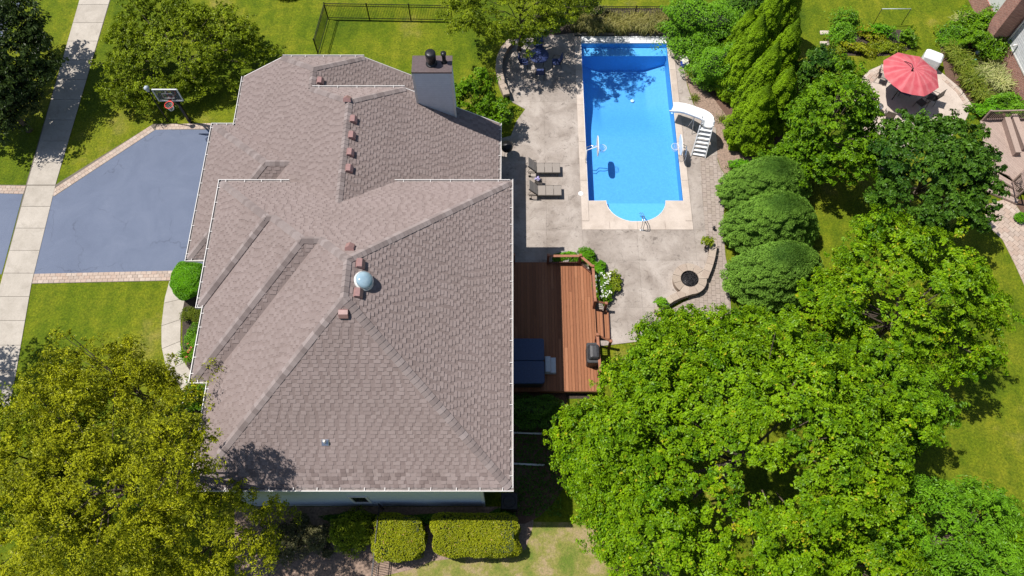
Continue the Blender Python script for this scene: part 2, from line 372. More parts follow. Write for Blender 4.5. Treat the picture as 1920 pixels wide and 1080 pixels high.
# leaf families
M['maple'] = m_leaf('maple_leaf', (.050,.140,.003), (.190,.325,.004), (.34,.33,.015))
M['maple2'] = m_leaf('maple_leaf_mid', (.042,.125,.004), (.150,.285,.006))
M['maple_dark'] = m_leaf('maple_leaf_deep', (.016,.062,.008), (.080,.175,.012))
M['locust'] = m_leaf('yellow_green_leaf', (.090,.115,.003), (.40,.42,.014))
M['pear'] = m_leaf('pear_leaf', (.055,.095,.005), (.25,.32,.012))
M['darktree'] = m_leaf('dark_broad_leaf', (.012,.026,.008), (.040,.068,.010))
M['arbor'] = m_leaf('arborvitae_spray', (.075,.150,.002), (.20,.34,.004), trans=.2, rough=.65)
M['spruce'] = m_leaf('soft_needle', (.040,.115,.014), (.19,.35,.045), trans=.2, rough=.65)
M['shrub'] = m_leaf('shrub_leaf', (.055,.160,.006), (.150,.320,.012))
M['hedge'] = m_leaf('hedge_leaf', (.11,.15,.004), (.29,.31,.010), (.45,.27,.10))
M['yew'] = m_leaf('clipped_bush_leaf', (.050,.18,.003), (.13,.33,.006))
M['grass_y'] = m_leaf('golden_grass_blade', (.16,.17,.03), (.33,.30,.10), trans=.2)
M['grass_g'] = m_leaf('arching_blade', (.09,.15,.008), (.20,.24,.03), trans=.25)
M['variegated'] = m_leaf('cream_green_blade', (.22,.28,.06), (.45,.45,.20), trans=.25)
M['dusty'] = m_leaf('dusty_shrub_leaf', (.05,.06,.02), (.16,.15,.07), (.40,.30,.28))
# ================================================================== ground
def structure(name, mb, m, parent=None):
    o = mb.build(name, m, parent); o['kind'] = 'structure'; return o
mb = MB(); g0 = -.012
# ground with an opening for the pool basin
PX0, PX1, PY0, PY1 = 4.48, 10.06, 24.0, 36.45
AXC = (PX0+PX1)/2; AR = 1.74
mb.add([(-400,-400,g0),(400,-400,g0),(400,PY0-3,g0),(-400,PY0-3,g0)], [(0,1,2,3)])
mb.add([(-400,PY1+1,g0),(400,PY1+1,g0),(400,500,g0),(-400,500,g0)], [(0,1,2,3)])
mb.add([(-400,PY0-3,g0),(PX0-1,PY0-3,g0),(PX0-1,PY1+1,g0),(-400,PY1+1,g0)], [(0,1,2,3)])
mb.add([(PX1+1,PY0-3,g0),(400,PY0-3,g0),(400,PY1+1,g0),(PX1+1,PY1+1,g0)], [(0,1,2,3)])
structure('lawn', mb, M['lawn'])
def zone(name, pix, z, m, kind='structure', th=None):
    poly = [P2(*p) for p in pix]
    mb = MB()
    if th: mb.prism(poly, z-th, z)
    else: mb.sheet(poly, z)
    o = mb.build(name, m); o['kind'] = kind; return o
zone('dry_lawn_patch', [(735,1035),(860,1045),(975,1010),(985,978),(1100,980),(1240,1000),(1260,1100),(700,1100)], -.006, M['dry'])
# street far left, driveway, apron
zone('street', [(43,-8),(30,24),(-60,190),(-400,700),(-900,700),(-500,-8)], -.004, M['asphalt'])
drive = zone('driveway', [(290,243),(420,241),(430,508),(63,515),(99,368)], .0, M['asphalt'])
zone('driveway_apron', [(-60,361),(43,364),(3,514),(-60,520)], .0, M['asphalt'])
# pieces laid as strips of courses: quads in plan, shared unit mesh
def unit_block(h=.05, inset=.012):
    mb = MB(); mb.bev((-.5+inset*1.0,-.5+inset,-h),(.5-inset,.5-inset,0), .02); return mb.mesh('paver')
PAVER = unit_block(); PAVER.materials.append(M['paver'])
PAVER_G = unit_block(); PAVER_G.materials.append(M['paver_grey'])
def place(me, name, parent, x, y, z, sx, sy, rz, sz=1):
    o = bpy.data.objects.new(name, me); C.objects.link(o); o.parent = parent
    o.location = (x, y, z); o.scale = (sx, sy, sz); o.rotation_euler = (0,0,rz); return o
def strip(parent, p0, p1, width, rows, ln, me=PAVER, z=.012, bond=True, jitter=.002):
    p0 = Vector(p0[:2]); p1 = Vector(p1[:2]); d = p1-p0; L = d.length; d.normalize(); n = Vector((-d.y, d.x)); rz = math.atan2(d.y, d.x)
    k = max(1, round(L/ln)); l = L/k; rw = width/rows
    for r in range(rows):
        off = (r % 2)*.5 if bond else 0
        for i in range(k + (1 if off else 0)):
            a = max(0, (i-off)*l); b_ = min(L, (i+1-off)*l)
            if b_-a < .04: continue
            c = p0+d*((a+b_)/2)+n*((r+.5)*rw)
            place(me, 'paver', parent, c.x, c.y, z+random.uniform(-jitter, jitter), b_-a, rw, rz)
bedd = zone('paver_border', [(103,347),(288,232),(420,232),(420,243),(292,243),(101,369)], .003, M['mortar'])
tag(bedd)
strip(bedd, P2(101,368), P2(290,244), .46, 2, .24)
strip(bedd, P2(292,243.5), P2(412,241), .42, 2, .24)
bed2 = zone('paver_edging', [(62,514),(335,508),(335,526),(58,532)], .003, M['mortar'])
strip(bed2, P2(60,531.5), P2(322,525.5), .60, 3, .30)
bed3 = zone('apron_edging', [(-60,346),(48,347),(44,364),(-60,361)], .003, M['mortar'])
strip(bed3, P2(-40,362), P2(44,363.5), .55, 3, .30)
# sidewalk slabs
swb = zone('sidewalk', [(164-8,-24),(214,-24),(104,347),(100,368),(59,533),(30,700),(-8,900),(-90,900),(-30,700),(-2,544),(48,348)], -.002, M['mortar'])
def slabs(parent, left, right, ln, m, z=.02, gap=.012, name='slab'):
    """left/right: world 2d polylines sampled at same count"""
    import itertools
    def arc(pl):
        L = [0]
        for a, b_ in zip(pl, pl[1:]): L.append(L[-1]+math.dist(a, b_))
        return L
    La = arc(left); n = max(1, round(La[-1]/ln)); 
    def samp(pl, f):
        L = arc(pl); s = f*L[-1]
        for i in range(len(pl)-1):
            if s <= L[i+1]+1e-9:
                q = (s-L[i])/(L[i+1]-L[i]); return Vector(pl[i]).lerp(Vector(pl[i+1]), q)
        return Vector(pl[-1])
    for i in range(n):
        e = gap/La[-1]; f0 = i/n+e; f1 = (i+1)/n-e; k = 4
        a = [samp(left, f0+(f1-f0)*j/k) for j in range(k+1)]; b_ = [samp(right, f0+(f1-f0)*j/k) for j in range(k+1)]
        poly = [(p.x,p.y) for p in a+b_[::-1]]
        o = MB().prism(poly, z-.06, z).build(name, m, parent)
slabs(swb, [P2(156,-24),P2(51,347)], [P2(213,-24),P2(104,347)], 1.5, M['walk'])
slabs(swb, [P2(51,348),P2(-2,544),P2(-34,700),P2(-80,900)], [P2(104,348),P2(59,533),P2(30,700),P2(-8,900)], 1.5, M['walk'])
# front walk
fw_l = [P2(318,527),P2(309,560),P2(303,610),P2(303,650),P2(312,690),P2(335,725),P2(372,760)]
fw_r = [P2(350,520),P2(347,560),P2(339,600),P2(338,645),P2(346,680),P2(368,712),P2(400,740)]
fwb = structure('front_walk', MB().sheet(fw_l+fw_r[::-1], .0), M['mortar'])
slabs(fwb, fw_l, fw_r, 1.45, M['walk'])
zone('front_planting_bed', [(345,560),(395,540),(420,900),(330,900),(340,770),(372,740),(352,690),(342,650),(342,600)], .004, M['soil'])
# side yard mulch under the hedges
zone('hedge_mulch_bed', [(440,950),(1000,950),(1000,985),(985,1030),(930,1048),(860,1046),(810,1052),(770,1068),(700,1085),(440,1085)], .002, M['gravel_earth'])
zone('side_yard_soil', [(945,735),(1060,735),(1075,800),(1058,860),(1066,900),(1040,940),(1012,968),(985,982),(945,982)], .004, M['mulch'])

# patio slab (stamped concrete) with control joints -> slabs
patio_out = [(930,262),(958,255),(968,228),(985,205),(957,190),(952,165),(938,125),(942,92),(965,74),(1082,62),(1245,60),(1268,72),(1280,120),(1288,160),(1300,196),(1320,214),(1342,242),(1345,290),(1312,298),(1316,360),(1322,430),(1330,480),(1325,520),(1290,555),(1240,585),(1200,640),(1120,650),(1100,492),(930,492)]
pout = [P2(*p) for p in patio_out]
# cut the patio with a grid of joints, leaving the pool box open
def clip(poly, a, b, c):   # keep a*x+b*y<=c
    out = []
    for i in range(len(poly)):
        p, q = poly[i], poly[(i+1) % len(poly)]
        dp = a*p[0]+b*p[1]-c; dq = a*q[0]+b*q[1]-c
        if dp <= 0: out.append(p)
        if dp*dq < 0:
            s = dp/(dp-dq); out.append((p[0]+(q[0]-p[0])*s, p[1]+(q[1]-p[1])*s))
    return out
CW = .42   # coping width
patio = empty('patio', (0,0,0)); patio['kind'] = 'structure'
structure('patio_base', MB().sheet([(-1,12),(PX0-CW,12),(PX0-CW,26.4),(-.5,26.4)], -.008), M['soil'])
bpy.data.objects['patio_base'].parent = patio
xs = [-2, 2.0, PX0-CW, 7.2, PX1+CW, 13.5]
ys = [14, 17.2, 20.1, PY0-1.95, 26.6, 31.2, PY1+.15, 40]
for i in range(len(xs)-1):
    for j in range(len(ys)-1):
        x0, x1, y0, y1 = xs[i], xs[i+1], ys[j], ys[j+1]
        if x0 >= PX0-CW-.01 and x1 <= PX1+CW+.01 and y0 >= PY0-2 and y1 <= PY1+.2: continue
        pl = pout
        for (a, b_, c_) in ((1,0,x1-.003),(-1,0,-x0-.003),(0,1,y1-.003),(0,-1,-y0-.003)): pl = clip(pl, a, b_, c_)
        if len(pl) > 2: MB().prism(pl, -.1, .03).build('slab', M['patio'], patio)
# coping ring pieces
cop = empty('pool_coping', (0,0,0)); cop['kind'] = 'structure'
def cpiece(x0, y0, x1, y1): MB().bev((x0,y0,-.12),(x1-.006,y1-.006,.045), .015).build('coping_slab', M['coping'], cop)
yy = np.linspace(PY0-1.35, PY1, 6)
for a, b_ in zip(yy, yy[1:]):
    cpiece(PX0-CW, a, PX0, b_); cpiece(PX1, a, PX1+CW, b_)
for a, b_ in zip(np.linspace(PX0-CW, PX1+CW, 5), np.linspace(PX0-CW, PX1+CW, 5)[1:]):
    cpiece(a, PY0-1.95+.01, b_, PY0-1.35-.006)
# apron in front of the arc (left and right of the steps)
def arc_pts(n=24, a0=math.pi, a1=2*math.pi, ry=1.42):
    return [(AXC+AR*math.cos(a0+(a1-a0)*i/n), PY0+ry*math.sin(a0+(a1-a0)*i/n)) for i in range(n+1)]
A = arc_pts()
half = len(A)//2
MB().prism([(PX0,PY0),*A[:half+1],(AXC,PY0-1.356),(AXC,PY0-1.356),(PX0,PY0-1.356)][0:] if False else [(PX0,PY0)]+A[:half]+[(AXC-.003,PY0-1.419),(AXC-.003,PY0-1.42)][:0]+[(A[half-1][0],PY0-1.356) if False else (AXC-.003,PY0-1.43),(PX0,PY0-1.43)], -.12, .035).build('coping_slab', M['coping'], cop)
MB().prism([(PX1,PY0)]+A[::-1][:half]+[(AXC+.003,PY0-1.43),(PX1,PY0-1.43)], -.12, .035).build('coping_slab', M['coping'], cop)
# bright liner lip round the water
lip = MB()
outl = [(PX0,PY1-.62),(PX0,PY0)]+A+[(PX1,PY0),(PX1,PY1-.62)]
lip.tube([(x,y,.035) for x,y in outl], .016, 6, False); lip.build('liner_lip', M['white_plastic'], cop)

# basin
pool = empty('swimming_pool', (AXC, 30, 0), 'long rectangular blue lined swimming pool with rounded step end', 'swimming pool')
def pw(mb, name, m): o = mb.build(name, m, pool); o.matrix_parent_inverse = Matrix.Translation((-AXC,-30,0)); return o
LED = PY1-1.30
def depth(x, y):
    if y < PY0+.01: return .9
    g = min(1, max(0, (y-29.0)/3.2)); g = g*g*(3-2*g)
    s = min(1, min(x-PX0, PX1-x)/1.25+.0)
    n = min(1, max(0, (LED-y)/.9))
    return .92+.85*g*(.35+.65*max(0, s))*(1)
gx = np.linspace(PX0, PX1, 41); gy = np.linspace(PY0, LED, 81)
vs = [(x, y, -depth(x, y)) for y in gy for x in gx]
fs_ = [(j*41+i, j*41+i+1, (j+1)*41+i+1, (j+1)*41+i) for j in range(80) for i in range(40)]
pw(MB().add(vs, fs_, True), 'pool_floor', M['liner'])
mb = MB()
for (x) in (PX0, PX1):
    for a, b_ in zip(np.linspace(PY0, LED, 41), np.linspace(PY0, LED, 41)[1:]):
        mb.add([(x,a,-2),(x,b_,-2),(x,b_,.03),(x,a,.03)], [(0,1,2,3)])
mb.add([(PX0,LED,-2.1),(PX1,LED,-2.1),(PX1,LED,-.36),(PX0,LED,-.36)], [(0,1,2,3)])
mb.add([(PX0,PY0,-1.1),(A[0][0],PY0,-1.1),(A[0][0],PY0,.03),(PX0,PY0,.03)], [(0,1,2,3)])
mb.add([(A[-1][0],PY0,-1.1),(PX1,PY0,-1.1),(PX1,PY0,.03),(A[-1][0],PY0,.03)], [(0,1,2,3)])
pw(mb, 'pool_wall', M['liner'])
mb = MB()
mb.add([(PX0,LED,-.36),(PX1,LED,-.36),(PX1,PY1-.6,-.36),(PX0,PY1-.6,-.36)], [(0,1,2,3)])
mb.add([(PX0,PY1-.6,-.36),(PX1,PY1-.6,-.36),(PX1,PY1-.6,.03),(PX0,PY1-.6,.03)], [(0,1,2,3)])
mb.add([(PX0,LED,-.36),(PX0,PY1-.6,-.36),(PX0,PY1-.6,.03),(PX0,LED,.03)], [(0,1,2,3)])
mb.add([(PX1,LED,-.36),(PX1,PY1-.6,-.36),(PX1,PY1-.6,.03),(PX1,LED,.03)], [(0,1,2,3)])
pw(mb, 'ledge', M['liner_light'])
for k, (f, z) in enumerate([(1.0, -.28), (.80, -.50), (.58, -.72)]):
    mb = MB(); pl = [(AXC+(x-AXC)*f, PY0+(y-PY0)*f) for x, y in arc_pts(20)]
    n = len(pl)
    mb.add([(x,y,z) for x,y in pl], [tuple(range(n))])
    mb.add([(x,y,z) for x,y in pl]+[(x,y,-.95) for x,y in pl], [(i,i+1,n+i+1,n+i) for i in range(n-1)])
    mb.add([(pl[0][0],pl[0][1],z),(pl[-1][0],pl[-1][1],z),(pl[-1][0],pl[-1][1],-.95),(pl[0][0],pl[0][1],-.95)],[(0,1,2,3)])
    pw(mb, 'step', M['liner_light'] if k == 0 else M['liner'])
mb = MB(); n = len(A)
mb.add([(x,y,-1) for x,y in A]+[(x,y,.03) for x,y in A], [(i,i+1,n+i+1,n+i) for i in range(n-1)])
pw(mb, 'arc_wall', M['liner'])
wpl = [(PX0,PY1-.6),(PX0,PY0)]+A+[(PX1,PY0),(PX1,PY1-.6)]
pw(MB().sheet(wpl, -.07), 'water', M['water'])
# drain, light, skimmer marks
pw(MB().lathe([(.13,0),(.11,.02)], (7.85,32.6,-1.70), 14), 'drain', M['white_plastic'])
pw(MB().lathe([(.09,0),(.08,.03)], (PX1-.02,30.6,-.35), 12), 'pool_light', M['white_plastic'])
# automatic cover housing: a lid of long planks
lid = empty('pool_cover_box', (AXC, PY1-.3, 0), 'long pale cover housing lid across the far end of the pool', 'pool cover')
for k in range(4):
    o = MB().bev((PX0-AXC+.01, -.29+k*.145, .0),(PX1-AXC-.01, -.29+k*.145+.139, .07), .012).build('lid_plank', M['white_plastic'], lid)
# skimmer lids
for (u, v, lb) in ((1264,96,'round white skimmer lid set in the paving near the blue flower pot'),(1089,363,'round white skimmer lid in the paving by the loungers')):
    p = at(u, v, .03); o = MB().lathe([(.15,0),(.15,.015),(.13,.022),(.0,.024)], (0,0,0), 20).build('skimmer_lid', M['white_plastic']); o.location = p
    tag(o, lb, 'lid', 'skimmer lids')

# grey paver area right of the pool and behind the seat wall
pav_px = [(1310,300),(1344,258),(1345,300),(1352,318),(1369,340),(1358,380),(1356,430),(1360,480),(1368,520),(1369,560),(1372,610),(1200,640),(1240,590),(1290,562),(1325,520),(1331,480),(1322,430),(1316,360)]
pavp = [P2(*p) for p in pav_px]
terr = structure('paver_terrace', MB().sheet(pavp, .0), M['mortar'])
def inside(poly, x, y):
    c = False; n = len(poly); j = n-1
    for i in range(n):
        if (poly[i][1] > y) != (poly[j][1] > y) and x < (poly[j][0]-poly[i][0])*(y-poly[i][1])/(poly[j][1]-poly[i][1])+poly[i][0]: c = not c
        j = i
    return c
def fill_pavers(parent, poly, w_, h_, me, z=.022, rot=0, lim=300, name='paver'):
    ca, sa = math.cos(rot), math.sin(rot)
    loc = [(x*ca+y*sa, -x*sa+y*ca) for x, y in poly]
    x0 = min(p[0] for p in loc); x1 = max(p[0] for p in loc); y0 = min(p[1] for p in loc); y1 = max(p[1] for p in loc)
    cells = []; part = []; j = 0; y = y1
    while y > y0:
        x = x0-(j % 2)*w_*.5
        while x < x1:
            c4 = [(x+.01,y-.01),(x+w_-.01,y-.01),(x+w_-.01,y-h_+.01),(x+.01,y-h_+.01)]; k4 = [inside(loc, *c) for c in c4]
            if all(k4): cells.append((x+w_/2, y-h_/2, w_, h_))
            elif any(k4): 
                pl = loc
                for (a, b_, c_) in ((1,0,x+w_-.006),(-1,0,-x-.006),(0,1,y-.006),(0,-1,-(y-h_)-.006)): pl = clip(pl, a, b_, c_)
                if len(pl) > 2: part.append(pl)
            x += w_
        y -= h_; j += 1
    rot_ = lambda px, py: (px*ca-py*sa, px*sa+py*ca)
    for k, (cx, cy, a, b_) in enumerate(cells):
        if k < lim-len(part):
            X, Y = rot_(cx, cy); place(me, name, parent, X, Y, z+random.uniform(-.003,.003), a, b_, rot)
    for pl in part: MB().prism([rot_(*q) for q in pl], z-.05, z-.004).build(name, me.materials[0], parent)
    rest = cells[max(0, lim-len(part)):]
    if rest:
        mb = MB()
        for cx, cy, a, b_ in rest:
            Mx = Matrix.Rotation(rot, 4, 'Z')@Matrix.Translation((cx, cy, z+random.uniform(-.003,.003)))
            mb.bev((-a/2+.005,-b_/2+.005,-.05),(a/2-.005,b_/2-.005,0), .008, Mx)
        o = mb.build(name, me.materials[0], parent); o['kind'] = 'stuff'
    return len(cells)
fill_pavers(terr, pavp, .31, .235, PAVER_G, rot=math.pi/2-.06)
zone('slide_side_bed', [(1279,128),(1300,150),(1335,180),(1400,270),(1460,330),(1390,345),(1369,338),(1352,316),(1345,295),(1343,243),(1320,214),(1302,196)], .004, M['gravel_earth'])
zone('evergreen_bed', [(1300,20),(1400,20),(1440,120),(1470,240),(1450,320),(1420,330),(1400,270),(1320,190),(1262,60)], .002, M['mulch'])
zone('long_grass_bed', [(1000,15),(1262,15),(1262,62),(1080,64),(1000,70)], .001, M['soil'])
# ================================================================== house
house = empty('house', (-7, 14, 0), 'large brown roofed house with many hips, grey siding and a dark capped chimney', 'house')
HI = Matrix.Translation((7,-14,0))
def hp(mb, name, m, parent=None, label=None):
    o = mb.build(name, m, parent or house)
    if parent is None: o.matrix_parent_inverse = HI
    if label: o['label'] = label
    return o
q = .62; p_ = .70; ze = 6.2; z0 = 3.0
def V3(x, y, z): return Vector((x,y,z))
Rs = V3(-6.8,12.95,ze+p_*6.7); Rn = V3(-6.8,14.68,ze+p_*6.7); zB = ze+p_*5.19; zA = ze+p_*3.355
SE, NE, SW = V3(-.1,6.25,ze), V3(-.1,21.38,ze), V3(-13.5,6.25,ze)
b1, b2 = V3(-14.3,11.0,ze), V3(-13.5,11.0,ze); VB = V3(-8.31,16.19,zB); PB = V3(-9.11,16.19,zB)
a1, a2, a3 = V3(-14.6,14.67,ze), V3(-14.3,14.67,ze), V3(-14.6,21.38,ze); VA = V3(-10.945,18.025,zA); PA = V3(-11.245,18.025,zA)
zr = z0+q*7.5; zg = z0+q*4.25; zh = z0+q*5.0; z4 = 4.66; xw = -15.75+1.66/q; xe = -5.75-1.66/q
R1n, R1s = V3(-8.25,25.3,zr), V3(-8.25,19.0,zr)
hL, hR = V3(-10.75,27.35,zh), V3(-5.75,27.35,zh)
r2 = V3(-10.75,28.7,zh); nl, nr = V3(xw,30.7,z4), V3(xe,30.7,z4)
G0, G1, G2, G3 = V3(-17,18.7,z0), V3(-12.75,22.95,zg), V3(-17,27.2,z0), V3(-11.5,22.95,zg)
planes = [  # polygon, eave direction (unit, along rows)
 ([SE,NE,Rn,Rs],'y'), ([SW,SE,Rs],'x'), ([SW,Rs,Rn,VB,b2],'y'), ([b1,b2,VB,PB],'x'), ([b1,PB,VA,a2],'y'),
 ([a1,a2,VA,PA],'x'), ([a1,PA,a3],'y'), ([a3,PA,VA,PB,VB,Rn,NE],'x'),
 ([V3(-.75,20,z0),V3(-.75,27.35,z0),hR,R1n,R1s,V3(-8.25,19,zr),V3(-.75,19,z0)],'y'),
 ([hR,hL,R1n],'x'),
 ([V3(-15.75,27.2,z0),V3(-15.75,30.7,z0),nl,r2,hL,R1n,R1s,V3(-15.75+4.25,19,z0+q*4.25),V3(-13.0,21.45,z0+q*2.75),G3],'y'),
 ([V3(-5.75,26.9,z0),V3(-5.75,30.7,z0),nr,r2,V3(-10.75,26.9,zh)],'y'),
 ([nr,nl,r2],'x'),
 ([G0,G1,G2],'y'), ([G2,G1,G3,V3(-15.75,27.2,z0)],'x'), ([G0,V3(-14.0,18.7,z0),V3(-13.0,21.45,z0+q*2.75),G3,G1],'x'),
]
roof = hp(MB(), 'roof', M['shingle']) if False else None
rb = MB(); T_base = []
planes = [([p for k, p in enumerate(pl) if k == 0 or (p-pl[k-1]).length > 1e-4], ax) for pl, ax in planes]
for pl, ax in planes:
    n = (pl[1]-pl[0]).cross(pl[2]-pl[0]).normalized()
    if n.z < 0: pl.reverse(); n = -n
    n_ = len(pl)
    rb.add(pl, [tuple(range(n_))])
    low = [p-n*.09 for p in pl]
    rb.add(pl+low, [(i,n_+i,n_+(i+1)%n_,(i+1)%n_) for i in range(n_)]+[tuple(range(2*n_-1,n_-1,-1))])
roofm = rb.mesh('roof'); a_ = roofm.attributes.new('tint','FLOAT','FACE'); a_.data.foreach_set('value', [.42]*len(roofm.polygons))
roof = link('roof', roofm, M['shingle'], house); roof.matrix_parent_inverse = HI
# shingle tabs: real little wedges in courses
EXPO = .17
tv = []; tf = []; tt = []; singles = []
def tabmesh(o, a, up, n, w_, h_, th):
    # o = lower-left corner on plane; a along row, up slope
    p0, p1 = o, o+a*w_; p2, p3 = o+a*w_+up*h_, o+up*h_
    return [p0, p1, p2+n*.002, p3+n*.002, p0+n*th, p1+n*th]
for ip, (pl, ax) in enumerate(planes):
    n = (pl[1]-pl[0]).cross(pl[2]-pl[0]).normalized()
    if n.z < 0: n = -n
    a = Vector((1,0,0)) if ax == 'x' else Vector((0,1,0))
    a = (a-n*a.dot(n)).normalized(); up = n.cross(a).normalized()
    if up.z < 0: up = -up; a = -a
    if a.cross(up).dot(n) < 0: a = -a
    o = min(pl, key=lambda p: p.dot(up))
    P = [((p-o).dot(a), (p-o).dot(up)) for p in pl]
    x0 = min(p[0] for p in P); x1 = max(p[0] for p in P); y1 = max(p[1] for p in P)
    j = 0; y = .0
    while y < y1:
        x = x0-random.random()*.4; raised_prev = False
        while x < x1:
            raised = not raised_prev; raised_prev = raised
            w1 = random.choice((.20,.24,.30)) if raised else random.choice((.12,.16,.22))
            hh = EXPO
            xa, xb = x, x+w1
            if inside(P, xa+.01, y+.01) and inside(P, xb-.01, y+.01) and inside(P, xa+.01, y+hh-.01) and inside(P, xb-.01, y+hh-.01):
                base = o+a*xa+up*y
                th = .026 if raised else .004
                if ip == 1 and len(singles) < 290:
                    singles.append((base, a, up, n, w1, hh, th))
                else:
                    k = len(tv); tv.extend(tabmesh(base, a, up, n, w1, hh, th))
                    tf.extend([(k+4,k+5,k+2),(k+4,k+2,k+3),(k,k+1,k+5),(k,k+5,k+4),(k+1,k+2,k+5),(k,k+4,k+3)])
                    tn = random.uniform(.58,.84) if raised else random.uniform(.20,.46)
                    tt.extend([tn,tn,tn*.45,tn*.45,tn*.6,tn*.6])  # butt and side faces tinted darker, edge shade put into the colour
            x += w1
        y += EXPO; j += 1
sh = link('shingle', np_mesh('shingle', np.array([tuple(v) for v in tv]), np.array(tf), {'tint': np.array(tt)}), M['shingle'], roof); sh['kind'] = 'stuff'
smesh = {}
for base, a, up, n, w1, hh, th in singles:
    if w1 not in smesh:
        vs = tabmesh(Vector((0,0,0)), Vector((1,0,0)), Vector((0,1,0)), Vector((0,0,1)), w1, hh, th)
        me = bpy.data.meshes.new('shingle'); me.from_pydata([tuple(v) for v in vs], [], [(4,5,2,3),(0,1,5,4),(1,2,5),(0,4,3)]); me.materials.append(M['shingle_piece']); smesh[w1] = me
    o = bpy.data.objects.new('shingle', smesh[w1]); C.objects.link(o); o.parent = roof
    rot = Matrix((a, up, n)).transposed().to_4x4(); o.matrix_local = Matrix.Translation(base)@rot
print('tabs', len(tf)//6, len(singles))
# ridge / hip caps
def planeN(i):
    pl = planes[i][0]; n = (pl[1]-pl[0]).cross(pl[2]-pl[0]).normalized()
    return n if n.z > 0 else -n
def caps(lo, hi, n1, n2, ln=.235, wd=.21):
    d = (hi-lo); L = d.length; d.normalize(); k = max(1, int(L/ln)); l = L/k
    s1 = n1.cross(d).normalized(); s2 = n2.cross(d).normalized()
    up = (n1+n2).normalized()
    if s1.dot(s2) > 0: s2 = -s2
    # s1 should run down plane 1
    if s1.z > 0: s1 = -s1
    if s2.z > 0: s2 = -s2
    if abs(s1.z) < 1e-4 and abs(s2.z) < 1e-4: pass
    x_ = d; z_ = up; y_ = z_.cross(x_).normalized()
    Rm = Matrix((x_, y_, z_)).transposed()
    Ri = Rm.inverted(); a = Ri@s1; b_ = Ri@s2
    mb = MB(); e = l*1.15
    def pt(x, s, w_, h): return Vector((x,0,0))+s*w_+Vector((0,0,h))
    t0, t1 = .055, .035
    vs = [pt(0,a,wd,t0-.01),pt(0,a,0,t0+.008),pt(0,b_,wd,t0-.01), pt(e,a,wd,t1-.01),pt(e,a,0,t1+.005),pt(e,b_,wd,t1-.01),
          pt(0,a,wd,-.01),pt(0,b_,wd,-.01),pt(e,a,wd,-.01),pt(e,b_,wd,-.01)]
    mb.add(vs, [(0,1,4,3),(1,2,5,4),(6,1,0),(6,7,2,1),(6,0,3,8),(7,9,5,2)])
    me = mb.mesh('ridge_cap'); me.materials.append(M['cap'])
    for i in range(k):
        o = bpy.data.objects.new('ridge_cap', me); C.objects.link(o); o.parent = roof
        o.matrix_local = Matrix.Translation(lo+d*(i*l))@Rm.to_4x4()
caps(SE, Rs, planeN(0), planeN(1)); caps(NE, Rn, planeN(0), planeN(7)); caps(SW, Rs, planeN(1), planeN(2)); caps(Rs, Rn, planeN(0), planeN(2))
caps(VB, Rn, planeN(2), planeN(7)); caps(b1, PB, planeN(3), planeN(4)); caps(PB, VB, planeN(3), planeN(7)); caps(VA, PB, planeN(4), planeN(7))
caps(a1, PA, planeN(5), planeN(6)); caps(a3, PA, planeN(6), planeN(7)); caps(PA, VA, planeN(5), planeN(7))
caps(V3(-8.25,19.3,zr), R1n, planeN(8), planeN(10)); caps(hR, R1n, planeN(8), planeN(9)); caps(hL, R1n, planeN(9), planeN(10))
caps(hL, r2, planeN(11), planeN(10)); caps(nr, r2, planeN(11), planeN(12)); caps(nl, r2, planeN(12), planeN(10))
caps(G0, G1, planeN(13), planeN(15)); caps(G2, G1, planeN(13), planeN(14)); caps(G1, G3, planeN(14), planeN(15))
# walls
wl = MB()
wl.box((-12.75,6.5,0),(-1.38,20.9,6.12)); wl.box((-1.38,7.4,0),(-.55,20.9,6.12)); wl.box((-13.9,11.45,0),(-12.75,20.9,6.12)); 
wl.box((-14.15,15.1,0),(-13.9,20.9,6.12))
def profile(pts, y0, y1):
    n = len(pts); vs = [(x,y0,z) for x,z in pts]+[(x,y1,z) for x,z in pts]
    wl.add(vs, [tuple(range(n)), tuple(range(2*n-1,n-1,-1))]+[(i,n+i,n+(i+1)%n,(i+1)%n) for i in range(n)])
profile([(-15.35,0),(-1.15,0),(-1.15,z0+.12),(-5.75,zh-.16),(-10.75,zh-.16),(-15.35,z0+.12)], 20.9, 27.05)
profile([(-15.35,0),(-6.15,0),(-6.15,z0+.12),(-8.43,z4-.16),(-13.07,z4-.16),(-15.35,z0+.12)], 27.05, 30.4)
wl.box((-16.6,19.1,0),(-15.35,26.8,2.98)); wl.box((-15.35,19.1,0),(-14.15,20.9,2.98))
hp(wl, 'wall', M['siding'])
tr_ = MB()
for x, y in ((-12.75,6.5),(-1.38,6.5),(-.55,7.4)):
    tr_.box((x-.07,y-.03,0),(x+.07,y+.12,6.12))
tr_.box((-12.75,6.47,5.95),(-1.38,6.497,6.12))
hp(tr_, 'corner_trim', M['trim'])
# soffits
sf = MB(); sf.box((-13.45,6.15,6.06),(-.15,6.5,6.10)); sf.box((-.55,6.5,6.06),(-.15,21.3,6.10)); sf.box((-1.38,6.5,6.055),(-.55,7.4,6.095))
hp(sf, 'soffit', M['trim'])
# south window
X0, X1 = -7.5, -6.82
wz0, wz1 = 1.25, 2.7
wn = hp(MB().box((X0-.1,6.44,wz0-.1),(X1+.1,6.497,wz0)).box((X0-.1,6.44,wz1),(X1+.1,6.497,wz1+.1)).box((X0-.1,6.44,wz0),(X0,6.497,wz1)).box((X1,6.44,wz0),(X1+.1,6.497,wz1)), 'window', M['white'])
MB().box((X0,6.47,wz0),(X1,6.492,wz1)).build('pane', M['glass'], wn)
